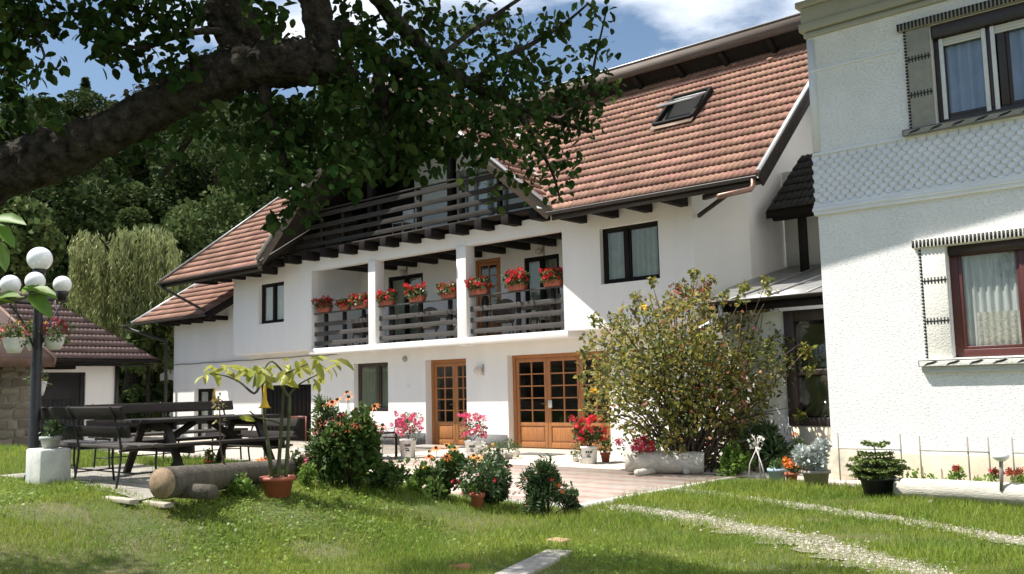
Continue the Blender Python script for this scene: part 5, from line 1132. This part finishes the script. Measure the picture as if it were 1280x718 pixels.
for x, y, w_, h_, fl, lab in ((602, 577, 10, 8, [('blossoms', F_WHITE, 5, .05, .4, 1)], 'small pale pot with white blossoms, first of the row by the wide door'), (613, 576, 11, 8, [('blossoms', F_YEL, 2, .035, .6, 1)], 'small pale pot with a yellow flower in the row by the wide door'), (625, 575, 11, 8, [], 'small brownish pot of seedlings in the row by the wide door'), (636, 574, 12, 8, [], 'widest pale pot of seedlings in the row by the wide door'), (645, 572, 10, 8, [], 'last small pot of the row, touching the frame of the wide door'), (720, 578, 9, 7, [('blossoms', F_PINK, 2, .04, .9, 1.1)], 'small pot with a thin tall stem left of the red geranium bucket'), (728, 580, 8, 8, [], 'tiny pale pot tight against the red geranium bucket')):
    potted('seedling_pot', lab, x, y, w_, h_, gp if '-' not in lab else TERRA, (w_*1.5, 16+random.random()*8, 90, L_SHRUB, DIAM, .05, fl), group='small pots at the wide door')
potted('terracotta_pot', 'terracotta pot with a leafy plant between the red geraniums and the log trough', 757, 578, 12, 12, TERRA, (24, 20, 160, L_SHRUB, DIAM, .07, []))
tag(obj('door_mat', MB().box(-14.1, -13.0, 15.95, 16.5, .031, .045), mat('mat_fibre', (.13, .13, .12), .95, .3, 30), None, bevel=.004), 'grey door mat lying before the wide wooden door', 'door mat')
tag(obj('stone_step', MB().box(-18.5, -16.9, 16.75, 17.38, .031, .075), mat('step_stone', (.33, .3, .27), .85, .2, 4, .3, 30), None, bevel=.008), 'grey flat step below the narrow wooden door', 'step')
# folding chair by the window
c0 = gnd(494, 573); c0[2] = .03; t = thing('folding_chair', 'metal tube chair with a brown back below the ground floor window', 'chair', c0)
fr = MB(); w2_ = .22
for s in (-w2_, w2_): fr.tube(curve([c0+np.array([s, -.2, 0]), c0+np.array([s, -.15, .35]), c0+np.array([s, .0, .45])], 4), .011, 6).tube([c0+np.array([s, .25, 0]), c0+np.array([s, .15, .45]), c0+np.array([s, .22, .85])], .011, 6).tube([c0+np.array([s, -.15, .36]), c0+np.array([s, .0, .62]), c0+np.array([s, .2, .64])], .009, 6)
obj('frame', fr, mat('chrome', (.35, .34, .33), .3, metal=.8), t, True); obj('seat', MB().box(c0[0]-.22, c0[0]+.22, c0[1]-.2, c0[1]+.2, .46, .49), mat('brown_vinyl', (.09, .05, .045), .5), t, bevel=.01)
obj('backrest', MB().bar(c0+np.array([-.22, .2, .74]), c0+np.array([.22, .2, .74]), .03, .2), mat('brown_vinyl', (.09, .05, .045), .5), t, bevel=.01)
c1 = gnd(468, 575); c1[2] = .03; t = thing('garden_table', 'low dark table half hidden behind the rudbeckia clump', 'table', c1)
obj('table_top', MB().box(c1[0]-.55, c1[0]+.5, c1[1]-.3, c1[1]+.3, .58, .61), WOOD_D, t)
for a in (-.5, .45):
    for b in (-.25, .25): obj('leg', MB().box(c1[0]+a-.02, c1[0]+a+.02, c1[1]+b-.02, c1[1]+b+.02, .03, .58), WOOD_D, t)
# log trough by the rose
la, lb = at(783, 575.5, 15.9), at(880, 579.5, 15.6); tr_ = log('log_trough', 'pale hollowed log trough planted with red flowers beside the rose bush', 'planter', la, lb, .195, .185, WOOD_W, (la[0], la[1], .03), [((la[0]+.4, la[1]-.3, .085), (la[0]+.45, la[1]+.3, .085), .055), ((lb[0]-.2, lb[1]-.3, .085), (lb[0]-.15, lb[1]+.3, .085), .055)])
P, D = px_clumps([(785, 560, 12, 60), (800, 556, 10, 60), (812, 556, 10, 50)], 15.8, .1); m = MB(); m.leaves(P, D, .06, DIAM); obj('foliage', m, L_GERAN, tr_)
P, D = px_clumps([(797, 557, 8, 40), (812, 558, 7, 40), (802, 552, 8, 20), (774, 552, 4, 10)], 15.7, .05, shell=.5); m = MB(); m.leaves(P, D, .05, PET5); obj('blossoms', m, mat('crimson_petal', (.5, .02, .06), .6, isl=.35), tr_)
# log planter under the stucco house window
la, lb = np.array([-4.35, 12.3, .15]), np.array([-.4, 11.9, .16]); t2 = log('log_planter', 'long whitish log planter lying below the stucco house window', 'planter', la, lb, .125, .15, WOOD_W, (la[0], la[1], 0), [((-3.9, 12.0, .01), (-3.9, 12.5, .01), .03), ((-1.6, 11.8, .01), (-1.6, 12.3, .01), .03)])
sp_ = [(1146, 602, 14, 90), (1165, 604, 10, 50), (1194, 600, 10, 90), (1198, 592, 8, 50), (1222, 602, 7, 40), (1238, 602, 8, 50), (1245, 594, 6, 30), (1272, 600, 9, 90)]
P, D = px_clumps(sp_, 12.35, .08); m = MB(); m.leaves(P, udir(len(P))+np.array([0, 0, .6]), .06, DIAM); obj('foliage', m, L_BRIGHT, t2)
P, D = px_clumps([(1195, 585, 3, 12), (1242, 588, 4, 12), (1250, 590, 3, 8), (1262, 590, 4, 12), (1274, 590, 5, 14)], 12.3, .05); m = MB(); m.leaves(P, D, .045, PET5); obj('blossoms', m, F_RUST, t2)
# rods along the wall
for k, (xs, zt_, lab) in enumerate((((1050, 1128), .75, 'thin wire plant support beside the black tub'), ((1152, 1212, 1238), .72, 'thin wire plant support behind the left half of the log planter'), ((1268, 1310), .72, 'thin wire plant support at the right edge behind the log planter'))):
    X = [wy(x, 590, YR-.25)[0] for x in xs]; t = thing('plant_support', lab, 'plant support', (X[0], YR-.25, .05), 'wire supports along the wall')
    for x in X: obj('rod', MB().tube([(x, YR-.25, .0), (x, YR-.25, zt_)], .011, 6), mat('grey_rod', (.25, .23, .2), .6), t)
    obj('rail', MB().tube([(X[0], YR-.262, .52), (X[-1], YR-.262, .52)], .009, 6), mat('grey_rod', (.25, .23, .2), .6), t)
q = wy(1251, 600, 12.05); t = thing('solar_light', 'mushroom shaped pale garden light standing in the log planter', 'garden light', (q[0], 12.05, .2))
obj('stake', MB().tube([(q[0], 12.05, .2), (q[0]+.02, 12.05, .58)], .022, 8), mat('grey_rod', (.25, .23, .2), .6), t); obj('hood', MB().lathe([(.035, .54), (.09, .58), (.095, .61), (.05, .65), (.001, .66)], (q[0]+.02, 12.05, 0), 16), WHITEP, t, True)
# tubs along the house corner
potted('plant_tub', 'black plastic tub holding a young spruce in front of the white stucco wall', 1098, 622, 42, 26, mat('black_plastic', (.018, .021, .026), .4, .2, 6), (10, 6, 16, L_SPRUCE, DIAM, .05, []), rim=.02)
sb = gnd(1098, 622)+np.array([0, 0, .25]); t = bpy.data.objects['plant_tub']
m = MB(); nd_ = MB(); m.tube([sb, sb+np.array([.01, 0, .25]), sb+np.array([-.02, 0, .46])], [.02, .014, .004], 7)
NP = []; ND = []
for z, R_, k in ((.06, .33, 12), (.14, .38, 14), (.23, .33, 12), (.32, .20, 8), (.44, .17, 7)):
    for i in range(k):
        a = 6.28*i/k+random.uniform(-.2, .2); r = R_*random.uniform(.75, 1.1); e = sb+np.array([r*math.cos(a), r*math.sin(a), z+.0+random.uniform(-.03, .03)]); s0 = sb+np.array([0, 0, z-.02]); m.tube([s0, e], [.007, .002], 4)
        for u in np.linspace(.12, 1, int(22*R_/.4)):
            p = s0+(e-s0)*u; w_ = .12*(1.1-u)*R_/.4+.015
            for sg in (-1, 1):
                pr = np.array([-math.sin(a), math.cos(a), 0])*sg+np.array([math.cos(a), math.sin(a), 0])*.6
                for v in np.linspace(.1, 1, 5): NP.append(p+pr*w_*v); ND.append(pr+rng.normal(size=3)*.5)
            NP.append(p); ND.append(e-s0)
obj('stem', m, TWIG, t); nd_.leaves(NP, ND, rng.uniform(.03, .055, len(NP)), DIAM, up=np.tile([0, 0, 1.], (len(NP), 1))); obj('needles', nd_, L_SPRUCE, t)
potted('plant_tub', 'stone coloured oval tub of silver dusty miller at the house corner', 1021, 612, 33, 24, mat('stone_pot', (.33, .29, .24), .85, .2, 6), (50, 42, 1500, L_SILVER, DIAM, .075, []), rim=.02)
potted('plant_tub', 'terracotta coloured pot of orange flowers between blue bucket and stone tub', 990, 606, 15, 15, TERRA, (20, 18, 160, L_SHRUB, DIAM, .05, [('blossoms', F_ORNG, 8, .05, .6, 1.1)]))
potted('blue_bucket', 'light blue bucket with green sprouts on the grass below the rose', 972, 604, 22, 18, mat('blue_plastic', (.42, .56, .68), .4, .08, 6), (26, 18, 160, L_SHRUB, DIAM, .05, []), cat='bucket', handle=True, taper=.85)
# bleached branch tied upright
q = gnd(948, 603); t = thing('bleached_branch', 'bleached forked stick decorated with white blossoms below the rose bush', 'branch', q); m = MB()
for a, b in (((-.16, 0, .0), (.02, 0, .55)), ((.16, -.05, 0), (-.02, 0, .53)), ((0, .1, 0), (.02, 0, .68)), ((.02, 0, .55), (-.07, 0, .72)), ((.02, 0, .55), (.1, 0, .7))): m.tube([q+np.array(a), q+(np.array(a)+np.array(b))/2+rng.normal(size=3)*.02, q+np.array(b)], [.011, .009, .007], 6)
obj('sticks', m, mat('bleached_wood', (.6, .55, .5), .8, .15, 10), t, True); m = MB(); p, d = blob(q+np.array([0, 0, .62]), .15, 34, .2); m.leaves(p, d, .028, PET5); obj('blossoms', m, F_WHITE, t)

# ------------------------------------------------------------------ beds of flowers
def px(l): return l
shrub('rudbeckia_clump', 'tall clump of dark leaved coneflowers with orange and rust blooms at the bed end', 'flowers', 440, 612, 88, 90, 3300, L_SHRUB, OVAL, .085,
      [('rust_blooms', F_RUST, 0, .085, 0, 0, True, [(428,528),(440,524),(446,531),(405,530),(395,538),(420,540),(460,528),(470,534),(436,538),(452,520),(412,525),(445,512),(425,518),(478,537),(398,526)]), ('orange_blooms', F_ORNG, 0, .085, 0, 0, True, [(422,500),(434,491),(468,508),(403,507),(478,532),(415,503),(460,536),(436,497)])], stems=14, cl=17)
shrub('cosmos_stalks', 'thin feathery stalks rising left of the coneflower clump', 'flowers', 405, 606, 44, 118, 900, L_SHRUB, LONG, .09, cl=16)
shrub('low_shrub', 'low loose green clump between the coneflowers and the daisies', 'shrub', 488, 616, 60, 36, 1100, L_SHRUB, DIAM, .06)
shrub('daisy_clump', 'clump of broad leaves with yellow daisies in the bed middle', 'flowers', 552, 624, 70, 50, 1500, L_SHRUB, OVAL, .085, [('yellow_blooms', F_ORNG, 0, .075, 0, 0, True, [(537,565),(545,560),(558,557),(568,560),(558,571),(536,571),(592,570),(598,573),(564,577)]), ('pale_blooms', F_YEL, 0, .075, 0, 0, True, [(560,580),(571,578),(531,583),(594,574)])])
fu = potted('fuchsia_pot', 'terracotta coloured pot overflowing with dark fuchsia leaves at the lawn edge', 597, 637, 17, 20, TERRA, (70, 48, 500, L_DARKS, OVAL, .055, [('blossoms', F_RED, 8, .025, .0, .7)]), cat='potted plant')
shrub('fuchsia_bush', 'dark round bush of small leaves behind the terracotta fuchsia pot', 'shrub', 620, 634, 76, 60, 2600, L_DARKS, OVAL, .055, [('red_drops', F_RED, 14, .03, .1, .9, False, None), ('white_drops', F_WHITE, 14, .03, .1, .6, False, None)], cl=14)
shrub('marigold_bush', 'dark green bush with a few orange marigolds nearest the paving corner', 'shrub', 680, 645, 62, 66, 2800, L_DARKS, LONG, .075, [('orange_blooms', F_ORNG, 0, .045, 0, 0, False, [(694,606),(699,608),(703,616)]), ('rust_buds', F_RUST, 0, .04, 0, 0, False, [(655,599),(690,601),(721,626),(660,632)])], cl=14)
shrub('marigold_bush', 'low spreading green tuft right of the dark marigold bush', 'shrub', 706, 641, 40, 28, 900, L_DARKS, DIAM, .05)
for x, y, w_, h_, lab in ((300, 622, 44, 22, 'low weedy tuft left of the large red pot'), (385, 612, 34, 30, 'weedy tuft right of the large red pot'), (520, 616, 44, 26, 'low green tuft behind the lawn edge left of the daisies'), (585, 624, 30, 20, 'low tuft between the daisies and the fuchsia pot')):
    shrub('weed_tuft', lab, 'weeds', x, y, w_, h_, 500, L_BRIGHT, DIAM, .05, cl=7)
shrub('orange_marigold', 'small orange marigold plant behind the log, the tallest there', 'flowers', 262, 588, 20, 22, 160, L_SHRUB, DIAM, .05, [('blooms', F_ORNG, 0, .05, 0, 0, False, [(257,577),(262,578),(260,571),(263,584)])], cl=5)
shrub('orange_marigold', 'small orange marigold plant at the near end of the log', 'flowers', 222, 593, 16, 14, 120, L_SHRUB, DIAM, .05, [('blooms', F_ORNG, 0, .05, 0, 0, False, [(217,588),(221,585)])], cl=4)
shrub('orange_marigold', 'orange marigold plant just left of the large red pot rim', 'flowers', 330, 596, 24, 24, 260, L_GERAN, DIAM, .05, [('blooms', F_ORNG, 0, .05, 0, 0, False, [(322,577),(327,575),(331,577)])], cl=5)
shrub('pale_flower_patch', 'patch of pink and white flowers behind the red pot near the cellar door', 'flowers', 380, 596, 34, 34, 420, L_GERAN, DIAM, .06, [('blooms', F_PINK, 14, .05, .4, 1, False, None), ('white_blooms', F_WHITE, 10, .05, .4, 1, False, None)])
shrub('leafy_plant', 'dark strap leaved plants in shade below the porch window', 'shrub', 978, 590, 66, 58, 900, L_DARKS, LONG, .16, base=(-7.3, 14.6, .03))
shrub('leafy_plant', 'yellow green leafy mound at the foot of the rose bush', 'shrub', 922, 596, 46, 36, 800, L_BRIGHT, OVAL, .08)
shrub('leafy_plant', 'lone orange flowered stem below the porch window', 'shrub', 1000, 590, 20, 50, 120, L_SHRUB, LONG, .09, [('blooms', F_ORNG, 0, .06, 0, 0, False, [(995, 543), (992, 545)])], base=(-6.75, 14.7, .03), cl=5)
# angel's trumpet in the large red pot
pb = gnd(347, 622); TP = potted('angel_trumpet', 'tall angel trumpet shrub with yellow drooping flower in a large red pot', 347, 622, 40, 26, TERRAO, (34, 10, 120, L_SHRUB, DIAM, .05, []), cat='potted shrub', rim=.02)
pb = np.array(W[TP.name]); Dp = float((pb-np.array([0, 0, EYE])) @ cf)
m = MB(); q = lambda x, y, o=0: at(x, y, Dp+o)
for pts, r in (([(340,600),(336,560),(331,530),(328,480),(318,495 if False else 492),(300,478),(282,470),(268,468)], 1), ([(347,600),(350,560),(352,530),(355,480),(355,468),(340,452),(330,462)], 1), ([(357,600),(360,550),(362,500),(361,495),(375,480),(398,468)], 1), ([(361,497),(352,482),(354,470),(368,462),(385,455)], .7), ([(352,530),(335,525),(322,522),(312,514)], .5)):
    P_ = curve([q(*p, random.uniform(-.05, .05)) for p in pts], 4); m.tube(P_, list(np.linspace(.024*r, .007, len(P_))), 7)
obj('stems', m, STEM, TP, True)
m = MB()
for cx_, cy_, k in ((272,464,20),(285,460,12),(325,462,18),(335,470,8),(352,458,9),(370,455,12),(392,450,12),(398,472,8),(424,452,5),(402,462,8),(302,515,2),(357,475,5),(312,463,8)):
    for i in range(int(k*.62)):
        a = q(cx_+random.gauss(0, 8), cy_+random.gauss(0, 4), random.uniform(-.15, .15)); d = np.array([random.gauss(0, .7), random.gauss(0, .7), random.uniform(-1.0, .05)]); m.leaves([a], [d], [random.uniform(.12, .25)], OVALN, up=[(0, 0, 1.)], spin=.5)
obj('leaves', m, L_YELLOW, TP)
for x, y, s in ((331, 482, 1.0), (268, 485, .6)):
    c_ = q(x, y); obj('trumpet_flower', MB().lathe([(.012*s, 0), (.018*s, -.07*s), (.024*s, -.16*s), (.05*s, -.23*s), (.075*s, -.25*s), (.05*s, -.235*s)], c_, 12, cap=False), F_YEL, TP, True)
# thin sapling stick
sp0 = gnd(288, 622); t = thing('thin_sapling', 'thin bare crooked sapling stick in front of the log', 'sapling', sp0); Ds = float((sp0-np.array([0, 0, EYE])) @ cf)
obj('stem', MB().tube(curve([sp0, at(283, 590, Ds), at(276, 560, Ds), at(275, 520, Ds), at(273, 498, Ds)], 4), list(np.linspace(.016, .006, 17)), 6), TWIG, t, True)
P, D = px_clumps([(273, 505, 7, 22), (274, 525, 5, 12), (272, 496, 4, 8)], Ds, .03); m = MB(); m.leaves(P, D, .05, DIAM); obj('leaves', m, mat('dry_leaf', (.24, .2, .09), .8, isl=.3), t)
# slab, brick, stump on the lawn
s0 = gnd(672, 708); ang = math.atan2(gnd(705, 693)[1]-gnd(640, 725)[1], gnd(705, 693)[0]-gnd(640, 725)[0])
sb_ = tag(obj('stone_slab', MB().box(-.62, .55, -.13, .13, -.03, .05), mat('slab_stone', (.30, .28, .25), .9, .25, 4, .5, 30), None, bevel=.012), 'long narrow stone slab set in the lawn at the bottom edge', 'slab'); sb_.location = tuple(s0); sb_.rotation_euler = (0, 0, ang)
p = gnd(697, 682); tag(obj('brick', MB().box(p[0]-.1, p[0]+.1, p[1]-.06, p[1]+.1, p[2]-.02, p[2]+.06), mat('clay', (.42, .27, .17), .9, .25, 12, .6, 40), None, bevel=.015), 'tan brick half sunk in the grass beyond the slab', 'brick')
p = gnd(576, 713); t = tag(obj('tree_stump', MB().lathe([(.10, -.05), (.095, .04), (.001, .045)], p, 16), mat('rusty_wood', (.30, .13, .055), .9, .3, 9, .6, 30), None), 'small round reddish stump cut low in the lawn', 'stump')

# ------------------------------------------------------------------ grass and clover
def grass(name, label, n, xr, yr, keep, wd, ht, m, T=BLADE):
    X = rng.uniform(*xr, n); Y = rng.uniform(*yr, n); D_ = X*fwd[0]+Y*fwd[1]; A_ = X*lat[0]+Y*lat[1]
    ok = (D_ > 4.2) & (np.abs(A_) < D_*.62+.6) & (rng.random(n) < np.clip((7.5/np.maximum(D_, 1))**1.6, .08, 1)) & keep(X, Y)
    X, Y, D_ = X[ok], Y[ok], D_[ok]; k = len(X)
    patch = .5+.5*np.sin(X*1.7+2*np.sin(Y*1.1))*np.sin(Y*2.3+np.sin(X*1.9)); P = np.stack([X, Y, hgtv(X, Y)-.008], 1)
    mb = MB(); h = rng.uniform(.5, 1.15, k)*ht*(.6+.6*patch)*np.clip(D_/9, 1, 1.6); s = h
    d = np.stack([rng.normal(0, .38, k), rng.normal(0, .38, k), np.ones(k)], 1)
    if T is ROUND: d = np.stack([rng.normal(0, 1, k), rng.normal(0, 1, k), np.full(k, .35)], 1); P[:, 2] += rng.uniform(.01, .05, k)
    t2 = ([(v[0]*wd, v[1], v[2]) for v in T[0]], T[1]); mb.leaves(P, d, s, t2, up=np.tile([0, 0, 1.], (k, 1)) if T is ROUND else udir(k)); o = obj(name, mb, m); tag(o, label, 'grass', None, 'stuff'); return o
trk = np.array([(p[0], p[1]) for p in TR+TR2])
def notrack(X, Y, w_=.2):
    ok = np.ones(len(X), bool)
    for a, b in trk: ok &= (X-a)**2+(Y-b)**2 > w_**2
    return ok
def keep_lawn(X, Y):
    ok = ((Y < 9.45) | (X > -7.3)) & (Y < 13.3)
    ok |= (X < -17.2) & (Y < 11.1)
    pad = (X > -13.7) & (X < -9.4) & (Y > 4.9) & (Y < 6.85); ok &= ~(pad & (rng.random(len(X)) < .97))
    ok &= ~((X > -6.5) & (Y > 13.2)); ok &= notrack(X, Y, .17) | (rng.random(len(X)) < .3)
    bare_ = np.sin(X*1.3+1)*np.sin(Y*1.9+.5)+.5*np.sin(X*3.1)*np.sin(Y*3.7); ok &= (bare_ < .85) | (rng.random(len(X)) < .3)
    return ok
grass('lawn_grass', 'sunlit short green grass of the front lawn', 1300000, (-24, 3), (2.2, 13.4), keep_lawn, .085, .085, L_GRASS)
def keep_weed(X, Y): return keep_lawn(X, Y) & (np.sin(X*.9+.7*np.sin(Y*1.4))*np.sin(Y*1.2+X*.3)+rng.normal(0, .45, len(X)) > .35) & (Y+X*.25 < 5.6+rng.normal(0, .5, len(X)))
L_DRY = mat('dry_blade', (.32, .27, .12), .7, isl=.3, trans=.3)
grass('dry_grass', 'dry straw coloured blades scattered through the lawn', 90000, (-24, 3), (2.2, 13.4), keep_lawn, .075, .075, L_DRY)
grass('clover', 'clover and broad weeds in the near lawn', 260000, (-13, 0), (2.0, 9), keep_weed, 1.0, .034, L_WEED, ROUND)
